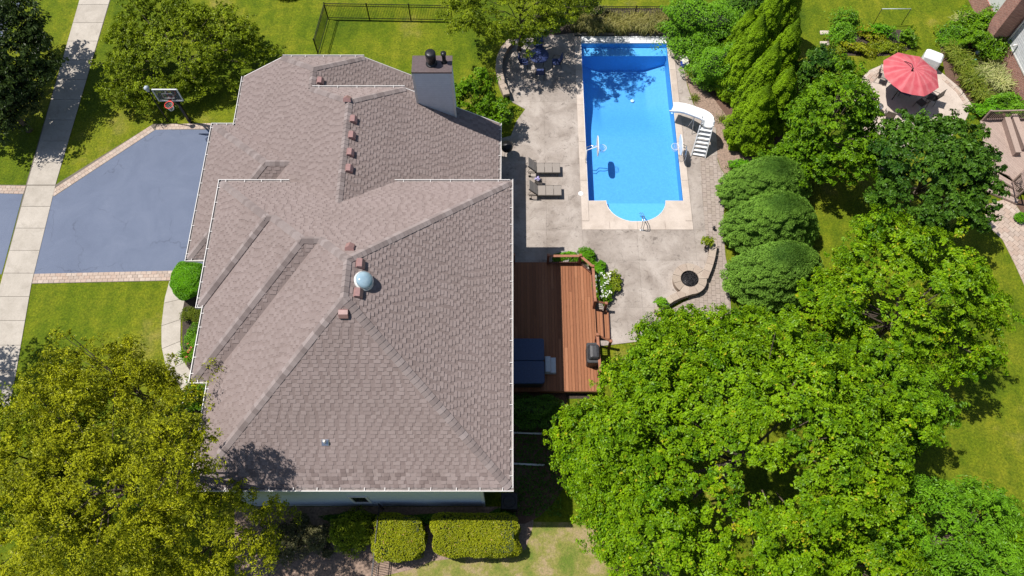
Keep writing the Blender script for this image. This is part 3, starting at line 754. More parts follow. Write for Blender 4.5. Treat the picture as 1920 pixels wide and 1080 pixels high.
# east windows seen from the side only
for (ya, yb, za, zb) in ((9.5,10.8,3.8,5.2),(15,16.4,3.8,5.2),(14.4,16.4,.65,2.7)):
    wn = hp(MB().box((-.55,ya-.1,za-.1),(-.5,yb+.1,za)).box((-.55,ya-.1,zb),(-.5,yb+.1,zb+.1)).box((-.55,ya-.1,za),(-.5,ya,zb)).box((-.55,yb,za),(-.5,yb+.1,zb)), 'window', M['white'])
    MB().box((-.545,ya,za),(-.52,yb,zb)).build('pane', M['glass'], wn)
# gutters with hangers
HANG = MB().box((-.012,-.075,0),(.012,.075,.014)).mesh('gutter_hanger'); HANG.materials.append(M['white'])
def gutter(p, q_, out, gap=.9):
    p = Vector(p); q_ = Vector(q_); d = (q_-p).normalized(); out = Vector(out); z = p.z
    w_ = .125; mb = MB()
    def quadbar(o0, o1, za, zb):
        a0 = p+out*o0; a1 = p+out*o1; c0 = q_+out*o0; c1 = q_+out*o1
        vs = [(a0.x,a0.y,za),(a1.x,a1.y,za),(a1.x,a1.y,zb),(a0.x,a0.y,zb),(c0.x,c0.y,za),(c1.x,c1.y,za),(c1.x,c1.y,zb),(c0.x,c0.y,zb)]
        mb.add(vs, [(0,1,2,3),(7,6,5,4),(0,4,5,1),(1,5,6,2),(2,6,7,3),(3,7,4,0)])
    quadbar(-.005,.005,z-.13,z-.01); quadbar(w_,w_+.030,z-.12,z+.02); quadbar(.01,w_,z-.13,z-.115)
    g = hp(mb, 'gutter', M['white'])
    lin = MB(); o0, o1 = .012, w_-.002
    a0 = p+out*o0; a1 = p+out*o1; c0 = q_+out*o0; c1 = q_+out*o1
    lin.add([(a0.x,a0.y,z-.05),(a1.x,a1.y,z-.05),(c1.x,c1.y,z-.05),(c0.x,c0.y,z-.05)], [(0,1,2,3)])
    lin.build('gutter_lining', M['gutter_in'], g)  # darker sheet laid along the inside of the trough
    L = (q_-p).length; k = max(1, round(L/gap)); rz = math.atan2(d.y, d.x)
    for i in range(k):
        s = (i+.5)*L/k+random.uniform(-.12,.12); c = p+d*s+out*.068
        o = bpy.data.objects.new('gutter_hanger', HANG); C.objects.link(o); o.parent = g; o.location = (c.x,c.y,z+.018); o.rotation_euler = (0,0,rz)
gutter((SW.x-.1,SW.y,ze),(SE.x+.17,SE.y,ze),(0,-1,0),1.0); gutter((SE.x,SE.y,ze),(NE.x,NE.y+.17,ze),(1,0,0),1.0)
gutter((-5.9,NE.y,ze),(NE.x,NE.y,ze),(0,1,0),1.1); gutter((-14.77,21.38,ze),(-11.2,21.38,ze),(0,1,0))
gutter((-13.5,6.15,ze),(-13.5,11.0,ze),(-1,0,0),.8); gutter((-14.3,10.83,ze),(-14.3,14.67,ze),(-1,0,0),.8); gutter((-14.6,14.5,ze),(-14.6,21.5,ze),(-1,0,0),.85)
gutter((-14.4,11.0,ze),(-13.6,11.0,ze),(0,-1,0)); gutter((-14.7,14.67,ze),(-14.4,14.67,ze),(0,-1,0))
gutter((-.75,21.0,z0),(-.75,27.35,z0),(1,0,0)); gutter((hL.x,hL.y,zh),(hR.x,hR.y,zh),(0,1,0),1.1); gutter((nl.x,nl.y,z4),(nr.x,nr.y,z4),(0,1,0),.9)
gutter((-15.75,27.2,z0),(-15.75,30.7,z0),(-1,0,0)); gutter((-17.17,27.2,z0),(-15.8,27.2,z0),(0,1,0)); gutter((-17,18.55,z0),(-17,27.35,z0),(-1,0,0))
gutter((-17.1,18.7,z0),(-14.7,18.7,z0),(0,-1,0)); gutter((-5.75,27.4,z0),(-5.75,30.5,z0),(1,0,0))
# rake boards on gables
rk = MB()
for a, b_ in ((V3(-.75,27.37,z0),hR+V3(0,.02,0)),(V3(-5.75,30.72,z0),nr+V3(0,.02,0)),(V3(-15.75,30.72,z0),nl+V3(0,.02,0))):
    hp(MB().bar(a-V3(0,0,.09), b_-V3(0,0,.09), .04, .15), 'rake_board', M['white'])

# chimney
ch = MB(); cx0, cx1, cy0, cy1 = -5.05, -3.1, 26.68, 27.66
ch.box((cx0,cy0,0),(cx1,cy1,8.12)); chim = hp(ch, 'chimney', M['siding'])
MB().box((cx0-.05,cy0-.05,8.12),(cx1+.05,cy1+.05,8.22)).build('chimney_cap', M['chim_cap'], chim)
ct = MB()
for x in (cx0, cx1):
    for y in (cy0,): ct.box((x-.06,y-.02,3),(x+.06,y+.06,8.1))
ct.build('corner_board', M['trim'], chim)
MB().lathe([(.30,0),(.24,.03),(.19,.06),(.19,.28),(.26,.30),(.27,.75),(.25,.80),(.17,.83),(.0,.84)], (-4.1,27.2,8.22), 20).build('flue', M['flue'], chim)
MB().lathe([(.16,0),(.10,.05),(.10,.55),(.14,.56),(.15,.68),(.0,.70)], (-3.45,27.28,8.22), 16).build('flue', M['flue'], chim)
# crown debris flange round big flue
# box vents
def roofz(x, y):
    E = ze+p_*(-.1-x); So = ze+p_*(y-6.25); No = ze+p_*(21.38-y); Cw = ze+p_*(x+13.5)
    return min(E, So, No, Cw)
VENT = MB()
vs = [(-.20,-.20,-.05),(.20,-.20,-.05),(.20,.20,-.05),(-.20,.20,-.05),(-.19,-.19,.13),(.17,-.19,.10),(.17,.19,.10),(-.19,.19,.13),(-.02,-.19,.20),(-.02,.19,.20)]
VENT.add(vs, [(0,3,7,4),(0,1,5,8,4),(1,2,6,5),(2,3,7,9,6),(4,7,9,8),(8,9,6,5)])
VM = VENT.mesh('roof_vent'); VM.materials.append(M['vent'])
def vent(x, y, z, n, rz):
    o = bpy.data.objects.new('roof_vent', VM); C.objects.link(o); o.parent = house; o.matrix_parent_inverse = HI
    qd = Vector((0,0,1)).rotation_difference(n); o.rotation_mode = 'QUATERNION'
    from mathutils import Quaternion
    o.rotation_quaternion = qd@Quaternion((0,0,1), rz); o.location = (x,y,z+.03)
def on_plane(i, u, v):
    """world point where the view line through the photo point meets roof plane i"""
    pl = planes[i][0]; n = planeN(i); d = at(u, v, 0)-Vector((0,0,CAMZ)); o = Vector((0,0,CAMZ))
    return o+d*((pl[0]-o).dot(n)/d.dot(n))
for (i, u, v, rz) in ((0,676,496,0),(0,672,551,0),(1,645,589,-math.pi/2),(7,657,466,0),(8,663,226,0),(8,660,256,0),(8,657,288,0),(8,655,318,0),(9,652,188,0),(11,601,154,0)):
    pt = on_plane(i, u, v); vent(pt.x, pt.y, pt.z, planeN(i), rz)
# round tube skylight
pt = on_plane(0, 681, 528); n = planeN(0)
sk = MB().lathe([(.43,-.02),(.43,.10),(.39,.13)], (0,0,0), 28).build('skylight', M['trim'], house); sk.matrix_parent_inverse = HI
sk.rotation_mode = 'QUATERNION'; sk.rotation_quaternion = Vector((0,0,1)).rotation_difference(n); sk.location = pt
MB().lathe([(.40,.12),(.38,.22),(.31,.31),(.2,.37),(.08,.40),(0,.405)], (0,0,0), 28).build('dome', M['dome'], sk)
pt = on_plane(1, 610, 830)
vp = MB().lathe([(.055,-.1),(.055,.34),(.045,.34),(.045,.30)], (0,0,0), 14).build('vent_pipe', M['white'], house); vp.matrix_parent_inverse = HI; vp.location = pt
MB().bev((-.16,-.17,-.1),(.16,.12,-.0), .02, Matrix.Translation((0,0,.06))@Matrix.Rotation(.61,4,'X')).build('flashing', M['chrome'], vp)
# ================================================================== deck
DZ = .62
dk = empty('deck', (2.3, 17, 0), 'red stained timber deck with railings and steps behind the house', 'deck')
DI = Matrix.Translation((-2.3,-17,0))
def dp(mb, name, m): o = mb.build(name, m, dk); o.matrix_parent_inverse = DI; return o
def DP(u, v, z=DZ): p = at(u, v, z); return (p.x, p.y)
dpx = [DP(1088,492),DP(1112,514),DP(1119,645),DP(1124,700),DP(1126,733)]
dpoly = [(-.5, dpx[0][1])]+dpx+[(-.5, dpx[-1][1])]
BW = .165; x = -.5; i = 0
while x < dpx[-1][0]:
    pl = clip(clip(dpoly, 1, 0, x+BW-.016), -1, 0, -x)
    if len(pl) > 2:
        ysplit = random.uniform(13.5, 19)
        for sgn in (1, -1):
            ps = clip(pl, 0, sgn, sgn*ysplit-.002) if i % 2 == 0 else (pl if sgn == 1 else [])
            if len(ps) > 2: dp(MB().prism(ps, DZ-.03, DZ+random.uniform(-.0015,.0015)), 'board', M['deck'])
    x += BW; i += 1
dp(MB().sheet(dpoly, DZ-.06), 'joist_layer', M['deckdark'])
for a, b_ in zip(dpoly[1:]+dpoly[-1:], dpoly[2:]):
    pass
for a, b_ in (((-.5,dpoly[0][1]),dpx[0]),(dpx[0],dpx[1]),(dpx[1],dpx[2]),(dpx[2],dpx[4]),(dpx[4],(-.5,dpx[4][1]))):
    dp(MB().bar((a[0],a[1],DZ-.16),(b_[0],b_[1],DZ-.16),.04,.26), 'fascia_board', M['deckrail'])
# posts / rails / balusters
PH = 1.02
def post(x, y, z=DZ, h=PH, s=.125):
    o = dp(MB().box((-s/2,-s/2,z-.3),(s/2,s/2,z+h), Matrix.Translation((x,y,0))), 'post', M['deckdark'])
    MB().bev((x-s/2-.02,y-s/2-.02,z+h),(x+s/2+.02,y+s/2+.02,z+h+.05), .03).build('post_cap', M['deckrail'], o)
def railing(a, b_, z=DZ, h=.92, bal=True, za=None):
    a = Vector((a[0],a[1],0)); b_ = Vector((b_[0],b_[1],0)); d = (b_-a); L = d.length; d.normalize()
    A0 = a+d*.07; B0 = b_-d*.07
    dp(MB().bar((A0.x,A0.y,z+h),(B0.x,B0.y,z+h),.14,.04), 'top_rail', M['deckrail'])
    dp(MB().bar((A0.x,A0.y,z+.10),(B0.x,B0.y,z+.10),.05,.09), 'bottom_rail', M['deckdark'])
    n = int(L/.115)
    for k in range(1, n):
        c = a+d*(k*L/n); dp(MB().box((c.x-.01,c.y-.01,z+.14),(c.x+.01,c.y+.01,z+h-.02)), 'baluster', M['dark'])
pA = DP(1027,494); pB = DP(1086,494); pC = DP(1109,514); pD = DP(1113,577); pE = DP(1117,640); pF = DP(1122,706)
post(*pA); post(*pB); post(*pC, s=.11); post(*pD); post(*pE); post(*pF)
railing(pA, pB); railing(pB, pC); railing(pC, pD); railing(pE, pF)
post(*DP(963,493))
s1 = DP(1134,580,.2); s2 = DP(1142,650,.2)
post(s1[0], s1[1], .1, .95); post(s2[0], s2[1], .1, .95)
for (a, b_) in ((pD, s1), (pE, s2)):
    dp(MB().bar((a[0],a[1],DZ+.9),(b_[0],b_[1],1.0),.10,.04), 'stair_rail', M['deckrail'])
for k in range(2):
    zz = DZ-.2*(k+1); xa = dpx[1][0]+.09+k*.36
    for r in range(2):
        dp(MB().bev((xa+.02+r*.16,DP(0,630)[1],zz-.04),(xa+.17+r*.16,DP(0,577)[1],zz),.006), 'tread_board', M['deck'])
    dp(MB().box((xa+.34,DP(0,630)[1],zz-.2),(xa+.36,DP(0,577)[1],zz-.005)), 'riser', M['deckdark'])
# lower landing rail glimpsed through the maple
for u, v in ((1150,742),(1083,765),(1086,795)):
    post(*DP(u,v,.3), .3, 1.0)

# hot tub
tub = empty('hot_tub', (.55, 14.9, DZ), 'square hot tub under a folded navy vinyl cover on the deck', 'hot tub')
a = at(1020, 634, 1.5); b_ = at(1020, 719, 1.5); tw = a.y-b_.y; cx = a.x-1.12; cy = (a.y+b_.y)/2
tub.location = (cx, cy, DZ)
def rrect(hx, hy, r, n=5):
    out = []
    for sx, sy, a0 in ((1,1,0),(-1,1,90),(-1,-1,180),(1,-1,270)):
        for k in range(n+1):
            t = R(a0+90*k/n); out.append((sx*(hx-r)+r*math.cos(t), sy*(hy-r)+r*math.sin(t)))
    return out
MB().prism(rrect(1.06, tw/2-.06, .15), 0, .78).build('cabinet', M['tubside'], tub)
for sg in (1, -1):
    hy = tw/4-.012
    mb = MB(); pl = [(x, y+sg*(tw/4)) for x, y in rrect(1.12, hy, .13)]
    n = len(pl); c = (0, sg*tw/4)
    v0 = [(x,y,.76) for x,y in pl]; v1 = [(x,y,.86) for x,y in pl]; v2 = [(c[0]+(x-c[0])*.97, c[1]+(y-c[1])*.95,.885) for x,y in pl]
    mb.add(v0+v1+v2, [(i,(i+1)%n,n+(i+1)%n,n+i) for i in range(n)]+[(n+i,n+(i+1)%n,2*n+(i+1)%n,2*n+i) for i in range(n)]+[tuple(range(2*n,3*n))])
    mb.build('cover_panel', M['tub'], tub)
st = empty('spa_steps', tuple(at(1031, 687, DZ)), 'pale grey plastic two tread step beside the hot tub', 'steps')
sw = .86
for k, (x0, zz) in enumerate(((-.27,.40),(.02,.20))):
    o = MB().bev((x0,-sw/2,0),(x0+.29,sw/2,zz),.03).build('tread', M['step_grey'], st)
    for g in range(4):
        MB().box((x0+.05+g*.055,-sw/2+.12,zz-.001),(x0+.065+g*.055,sw/2-.12,zz+.006)).build('grip_rib', M['dark'] if False else M['trim'], o)
# covered grill
p = at(1109, 672, DZ); gr = empty('grill', tuple(p), 'black covered barbecue grill against the deck railing', 'grill')
mb = MB(); pr = [(-.27,-.46),(.27,-.46),(.27,.46),(-.27,.46)]
def loft(rects):
    vs = []; fs = []
    for (hx, hy, z, ox) in rects:
        vs += [(x+ox,y,z) for x,y in rrect(hx,hy,min(hx,hy)*.3,3)]
    n = 16
    for i in range(len(rects)-1):
        for k in range(n): fs.append((i*n+k,i*n+(k+1)%n,(i+1)*n+(k+1)%n,(i+1)*n+k))
    fs.append(tuple(range((len(rects)-1)*n,len(rects)*n))); return MB().add(vs, fs, False)
loft([(.30,.50,.0,0),(.31,.52,.45,0),(.33,.56,.85,0),(.32,.54,.90,.0)]).build('cart', M['grill'], gr)
loft([(.27,.40,.90,.0),(.28,.40,1.02,.02),(.22,.34,1.14,.05),(.10,.28,1.17,.05)]).build('hood', M['grill'], gr)
MB().bar((-.30,-.3,1.0),(-.30,.3,1.0),.03,.03).build('handle', M['bronze'], gr)

# ================================================================== fences
PICK = MB().box((-.009,-.009,.06),(.009,.009,1.40)).mesh('picket'); PICK.materials.append(M['dark'])
def fence(pts, label, name='metal_fence', H=1.46, gap=.105, posts=2.4, spikes=True):
    c = Vector((pts[0][0], pts[0][1], 0)); f = empty(name, c, label, 'fence')
    for a, b_ in zip(pts, pts[1:]):
        a = Vector((a[0],a[1],0))-c; b_ = Vector((b_[0],b_[1],0))-c; d = b_-a; L = d.length; d.normalize(); rz = math.atan2(d.y,d.x)
        for h in (.14, 1.2, 1.40):
            MB().bar(a+Vector((0,0,h)), b_+Vector((0,0,h)), .03, .035).build('rail', M['dark'], f)
        k = max(1, round(L/posts))
        for i in range(k+1):
            pp = a+d*(L*i/k)
            if i == 0 and a.length > .01: continue
            o = MB().box((pp.x-.03,pp.y-.03,0),(pp.x+.03,pp.y+.03,H)).build('post', M['dark'], f)
            MB().bev((pp.x-.038,pp.y-.038,H),(pp.x+.038,pp.y+.038,H+.035),.02).build('post_cap', M['dark'], o)
        k = int(L/gap)
        for i in range(1, k):
            pp = a+d*(L*i/k); o = bpy.data.objects.new('picket', PICK); C.objects.link(o); o.parent = f; o.location = pp; o.rotation_euler = (0,0,rz)
    return f
fn = fence([P2(597,103), P2(616,36), P2(848,40)], 'black metal picket fence round the corner of the back lawn')
fence([P2(1040,42), P2(1262,42)], 'black metal picket fence behind the tall grass and pool', gap=.12)
fence([(-6.35,6.35), (P2(700,1085)[0]+.1, 2.2)], 'black metal picket fence running from the house wall between the hedges', posts=2.0)
# ================================================================== stones, seat wall and fire pit
def arc_stones(parent, pts, width, z0_, z1_, ln, m=None, sidem=None, name='cap_stone', courses=3):
    P = [Vector(p) for p in pts]; L = [0]
    for a, b_ in zip(P, P[1:]): L.append(L[-1]+(b_-a).length)
    n = max(1, round(L[-1]/ln))
    def samp(s):
        for i in range(len(P)-1):
            if s <= L[i+1]+1e-9:
                d = (P[i+1]-P[i]); qn = (s-L[i])/(L[i+1]-L[i]); return P[i]+d*qn
        return P[-1]
    def tang(s): return (samp(min(L[-1], s+.08))-samp(max(0, s-.08))).normalized()
    def block(s0, s1, w_, a_, b_z, nm, mt, g=.006):
        e = []
        for s in (s0+g, s1-g):
            c = samp(s); t_ = tang(s); nn = Vector((-t_.y, t_.x)); e.append((c+nn*w_/2, c-nn*w_/2))
        pl = [tuple(e[0][1]),tuple(e[1][1]),tuple(e[1][0]),tuple(e[0][0])]
        MB().prism(pl, a_, b_z).build(nm, mt, parent)
    for i in range(n):
        block(L[-1]*i/n, L[-1]*(i+1)/n, width*random.uniform(.97,1.03), z1_-.07, z1_+random.uniform(-.004,.004), name, M['stone'])
    ch = (z1_-.07-z0_)/courses
    for c in range(courses):
        for i in range(n):
            o = .5 if c % 2 else 0
            s0 = max(0, L[-1]*(i+o)/n); s1 = min(L[-1], L[-1]*(i+1+o)/n)
            if s1-s0 > .05: block(s0, s1, width-.07+random.uniform(-.01,.01), z0_+c*ch, z0_+(c+1)*ch-.006, 'wall_stone', M['stone_side'])
rw = empty('retaining_wall', (0,0,0), 'low curved dry stone wall edging the patio beside the lawn', 'stone wall')
arc_stones(rw, [at(u,v,.55)[:2] for u,v in ((962,72),(946,88),(937,108),(935,130),(941,155),(949,172))], .42, 0, .55, .33)
MB().bev((-.2,-.26,.5),(.2,.2,.68),.02, Matrix.Translation((at(948,172,.6).x, at(948,172,.6).y, 0))@Matrix.Rotation(.25,4,'Z')).build('end_cap', M['stone'], rw)
sw_ = empty('seat_wall', tuple(at(1290,520,0)), 'curving stone seat wall joined to the round fire pit', 'stone wall')
SI = Matrix.Translation(-Vector(sw_.location))
arms = empty
k0 = len(C.objects)
arc_stones(sw_, [at(u,v,.5)[:2] for u,v in ((1338,456),(1336,476),(1329,500),(1321,520))], .40, 0, .5, .42)
arc_stones(sw_, [at(u,v,.5)[:2] for u,v in ((1296,545),(1275,552),(1258,560),(1242,572),(1232,584))], .40, 0, .5, .42)
for o in sw_.children: o.matrix_parent_inverse = SI
fp = empty('fire_pit', tuple(at(1293,525,0)), 'round stone fire pit filled with dark lava rock', 'fire pit')
fc = at(1293,523,.45); fp.location = (fc.x, fc.y, 0)
NS = 11; 
for i in range(NS):
    a0 = 2*math.pi*i/NS+.012; a1 = 2*math.pi*(i+1)/NS-.012
    def seg(r0, r1, za, zb, nm, mt):
        ts = np.linspace(a0, a1, 5)
        pl = [(r1*math.cos(t_), r1*math.sin(t_)) for t_ in ts]+[(r0*math.cos(t_), r0*math.sin(t_)) for t_ in ts[::-1]]
        MB().prism(pl, za, zb).build(nm, mt, fp)
    seg(.50, .94, .42, .50, 'cap_stone', M['stone'])
    for c in range(3): seg(.56, .88, c*.14, c*.14+.134, 'wall_stone', M['stone_side'])
rk = bpy.data.meshes.new('lava'); mb = MB()
for k in range(420):
    r_ = .52*math.sqrt(random.random()); t_ = random.random()*6.283; s_ = random.uniform(.02,.042)
    c = Vector((r_*math.cos(t_), r_*math.sin(t_), .36+random.random()*.04))
    vs = [c+Vector((random.uniform(-1,1), random.uniform(-1,1), random.uniform(-1,1))).normalized()*s_ for _ in range(6)]
    vs = [c+Vector(v_)*s_*random.uniform(.7,1.2) for v_ in ((1,0,0),(0,1,0),(-1,0,0),(0,-1,0),(0,0,1),(0,0,-1))]
    mb.add(vs, [(0,1,4),(1,2,4),(2,3,4),(3,0,4),(1,0,5),(2,1,5),(3,2,5),(0,3,5)])
o = mb.build('lava_rock', M['lava'], fp); o['kind'] = 'stuff'
MB().lathe([(.55,.30),(.55,.34),(0,.345)], (0,0,0), 20).build('pit_liner', M['dark'], fp)
# small spot lamps on the wall ends
def spotlamp(u, v, z, lb):
    p = at(u, v, z); o = empty('garden_spotlight', tuple(p), lb, 'spotlight', 'small wall spotlights')
    MB().tube([(0,0,0),(0,0,.22)], .03, 8).build('stem', M['dark'], o)
    MB().lathe([(.07,.2),(.09,.24),(.08,.32),(0,.33)], (0,0,0), 12).build('lamp_head', M['dark'], o)
spotlamp(1337,431,0,'black garden spotlight standing on the grey pavers by the seat wall')
spotlamp(1233,574,.5,'black garden spotlight on the lower end of the seat wall')

# ================================================================== pool side things
# loungers
def lounger(u, v, lb):
    p = at(u, v, 0); o = empty('chaise_lounge', (p.x,p.y,.03), lb, 'sun lounger', 'sun loungers beside the pool')
    L0, L1, W2 = -.55, 1.35, .34; zs = .36; ba = R(52)
    for s in (1,-1):
        MB().bar((L0,s*W2,zs),(L1,s*W2,zs),.035,.05).build('side_rail', M['bronze'], o)
        for x_ in (L0+.15, L1-.12):
            MB().tube([(x_,s*W2,zs),(x_-.03,s*(W2+.02),0)], .018, 6).build('leg', M['bronze'], o)
        MB().tube([(L0+.05,s*(W2+.03),zs),(L0+.02,s*(W2+.05),zs+.22),(L0+.45,s*(W2+.05),zs+.24),(L0+.50,s*(W2+.03),zs)], .018, 6).build('armrest', M['bronze'], o)
        MB().tube([(-.05,s*W2,zs),(-.05-.85*math.cos(ba),s*W2,zs+.85*math.sin(ba))], .02, 6).build('back_rail', M['bronze'], o)
        MB().tube([(-.05-.6*math.cos(ba),s*W2*.9,zs+.6*math.sin(ba)),(-.62,s*W2*.9,zs)], .012, 6).build('back_prop', M['bronze'], o)
    xs_ = [-.03,.44,.90,1.36]
    for a_, b2_ in zip(xs_, xs_[1:]):
        MB().bev((a_+.008,-W2+.01,zs),(b2_-.008,W2-.01,zs+.055),.02).build('seat_cushion', M['tan_sling'], o)
    Mx = Matrix.Translation((-.05,0,zs+.02))@Matrix.Rotation(-(math.pi-ba),4,'Y')
    Mx = Matrix.Translation((-.05,0,zs+.02))@Matrix.Rotation(math.pi,4,'Z')@Matrix.Rotation(-ba,4,'Y')
    for a_, b2_ in ((.02,.43),(.44,.86)):
        MB().bev((a_,-W2+.01,0),(b2_,W2-.01,.05),.02,Mx).build('back_cushion', M['tan_sling'], o)
    for s in (1,-1):
        MB().lathe([(.08,-.02),(.08,.02)], (0,0,0), 12).build('wheel', M['dark'], o).matrix_local = Matrix.Translation((L0+.1,s*(W2+.05),.09))@Matrix.Rotation(R(90),4,'X')
    return o
lounger(1007,322,'tan cushioned sun lounger nearer the tree shadow by the pool')
lounger(1009,364,'tan cushioned sun lounger nearer the corner of the big roof')
p = at(1014,348,0); o = empty('side_table', (p.x-.15,p.y-.02,.03), 'small square metal side table between the loungers', 'side table')
MB().bar((-.22,0,.42),(.22,0,.42),.44,.02).build('table_top', M['bronze'], o)
for sx in (-.2,.2):
    for sy in (-.2,.2): MB().tube([(sx,sy,.42),(sx,sy,0)], .012, 6).build('leg', M['bronze'], o)
FLOWERPOTS = [(o.location.x-.05, o.location.y+.08, o.location.z+.43)]
# pool basketball hoops
def pool_hoop(base, reach, lb, rzb=0):
    bx, by = base; o = empty('pool_basketball_hoop', (bx,by,.04), lb, 'basketball hoop', 'pool basketball hoops')
    s = 1 if reach > 0 else -1; r_ = abs(reach)
    for yy_ in (-.09,.12):
        MB().tube([(0,yy_-.25,0),(0,yy_-.25,.55),(0,yy_,.95),(s*.25,yy_,1.12),(s*r_,.02,1.2)], .024, 8).build('support_tube', M['white_plastic'] if yy_<0 else M['chrome'], o)
    n = 20; vs = []
    for k in range(n):
        t_ = 2*math.pi*k/n; cy_ = math.cos(t_); cz = math.sin(t_)
        vs.append((.62*math.copysign(abs(cy_)**.6,cy_), .42*math.copysign(abs(cz)**.75,cz)))
    mb = MB(); mb.add([(-.02,y_,z_) for y_,z_ in vs]+[(.02,y_,z_) for y_,z_ in vs], [tuple(range(n-1,-1,-1)),tuple(range(n,2*n))]+[(i,(i+1)%n,n+(i+1)%n,n+i) for i in range(n)])
    bo = mb.build('backboard', M['white_plastic'], o); bo.location = (s*r_,0,1.25)
    MB().ring((s*(r_+.30),0,1.08), .23, .011, 24, 5).build('rim', M['white_plastic'], o)
    nt_ = MB()
    for k in range(12):
        t_ = 2*math.pi*k/12; c0 = Vector((s*(r_+.30),0,1.08))
        a_ = c0+Vector((.23*math.cos(t_),.23*math.sin(t_),0))
        for dd in (.26,-.26): nt_.tube([a_, c0+Vector((.16*math.cos(t_+dd),.16*math.sin(t_+dd),-.2)), c0+Vector((.11*math.cos(t_+dd*2),.11*math.sin(t_+dd*2),-.38))], .006, 4, False)
    no = nt_.build('net', M['net'], o)
pb = at(1098,305,0); pool_hoop((pb.x,pb.y+.3), .62, 'white pool basketball hoop on the left edge of the water')
pb = at(1283,304,0); pool_hoop((pb.x,pb.y+.35), -.42, 'white pool basketball hoop near the foot of the water slide')
# step handrail
p = at(1203,432,0); o = empty('pool_handrail', (p.x,p.y,.04), 'steel grab rail standing at the rounded pool steps', 'handrail')
for s in (-.06,.06):
    MB().tube([(s,0,0),(s,0,.80),(s,.1,.9),(s,.35,.88),(s,.95,.35),(s,1.15,-.1)], .022, 8).build('rail_tube', M['chrome'], o)
    MB().lathe([(.06,0),(.06,.02),(.03,.03)], (s,0,0), 12).build('base_ring', M['white_plastic'], o)
# water slide
sl = empty('water_slide', (at(1312,290,0).x, at(1312,290,0).y, .03), 'white curved pool slide with a ladder of steps', 'water slide')
SO = Vector(sl.location)
top = at(1322,222,1.75); bot = at(1307,292,0.05); mid = at(1300,208,1.55); end = at(1262,207,1.05)
def L_(p): return Vector(p)-SO
# runway : U shaped trough along a curve
path = [at(1326,238,1.85), at(1327,228,1.85), at(1320,220,1.79), at(1303,213,1.58), at(1281,206,1.22), at(1260,204,.92)]
path = [L_(p) for p in path]
def catmull(P, n=6):
    out = []
    Q = [P[0]*2-P[1]]+P+[P[-1]*2-P[-2]]
    for i in range(1, len(Q)-2):
        for k in range(n):
            t_ = k/n; a_,b2_,c_,d_ = Q[i-1],Q[i],Q[i+1],Q[i+2]
            out.append(.5*((2*b2_)+(c_-a_)*t_+(2*a_-5*b2_+4*c_-d_)*t_*t_+(3*b2_-a_-3*c_+d_)*t_**3))
    out.append(P[-1]); return out
cp = catmull(path)
mb = MB(); prof = [(-.36,.20),(-.34,.22),(-.30,.20),(-.24,.05),(-.12,.0),(.12,.0),(.24,.05),(.30,.20),(.34,.22),(.36,.20),(.30,.0),(.14,-.05),(-.14,-.05),(-.30,.0)]
n = len(prof); vs = []
for i, c in enumerate(cp):
    d = (cp[min(i+1,len(cp)-1)]-cp[max(i-1,0)]).normalized(); sd = d.cross(Vector((0,0,1))).normalized(); u_ = sd.cross(d)
    vs += [c+sd*a_+u_*b2_ for a_, b2_ in prof]
fs_ = [(i*n+k,i*n+(k+1)%n,(i+1)*n+(k+1)%n,(i+1)*n+k) for i in range(len(cp)-1) for k in range(n)]
mb.add(vs, fs_+[tuple(range(n)),tuple(range((len(cp)-1)*n,len(cp)*n))], True); mb.build('runway', M['white_plastic'], sl)
tp = L_(at(1324,238,1.75)); bt = L_(at(1309,293,.0)); d = bt-tp; sd = Vector((1,0,0)); dh = Vector((d.x,d.y,0)).normalized(); sd = Vector((-dh.y,dh.x,0))
for s in (1,-1):
    mb = MB(); a0 = tp+sd*s*.36; a1 = bt+sd*s*.42
    mb.bar(a0, a1, .05, .20); mb.build('ladder_side', M['white_plastic'], sl)
for k in range(7):
    f = (k+.6)/7.2; c = tp+d*f
    qz = math.atan2(sd.y, sd.x)
    MB().bev((-.36,-.12,-.03),(.36,.12,.02),.012, Matrix.Translation(c)@Matrix.Rotation(qz,4,'Z')).build('step', M['white_plastic'], sl)
for s in (1,-1):
    a0 = tp+sd*s*.33
    MB().tube([a0+Vector((0,0,-.05)), a0+Vector((0,0,.45)), a0-dh*.35+Vector((0,0,.5)), a0-dh*.5+Vector((0,0,.1))], .02, 6).build('grab_rail', M['chrome'], sl)
for f, g in ((8,.35),(18,.3)):
    c = cp[f]
    for s in (1,-1):
        MB().tube([c+Vector((0,s*.12-.1,0)), Vector((c.x+s*.1,c.y-.1-s*.28,0))], .02, 6).build('support_leg', M['white'], sl)
MB().tube([tp+Vector((.34,.1,-.1)), Vector((tp.x+.42,tp.y-.1,0)), Vector((bt.x+.55,bt.y+.3,0)), bt+Vector((.42,0,.02))], .02, 6).build('base_frame', M['dark'], sl)

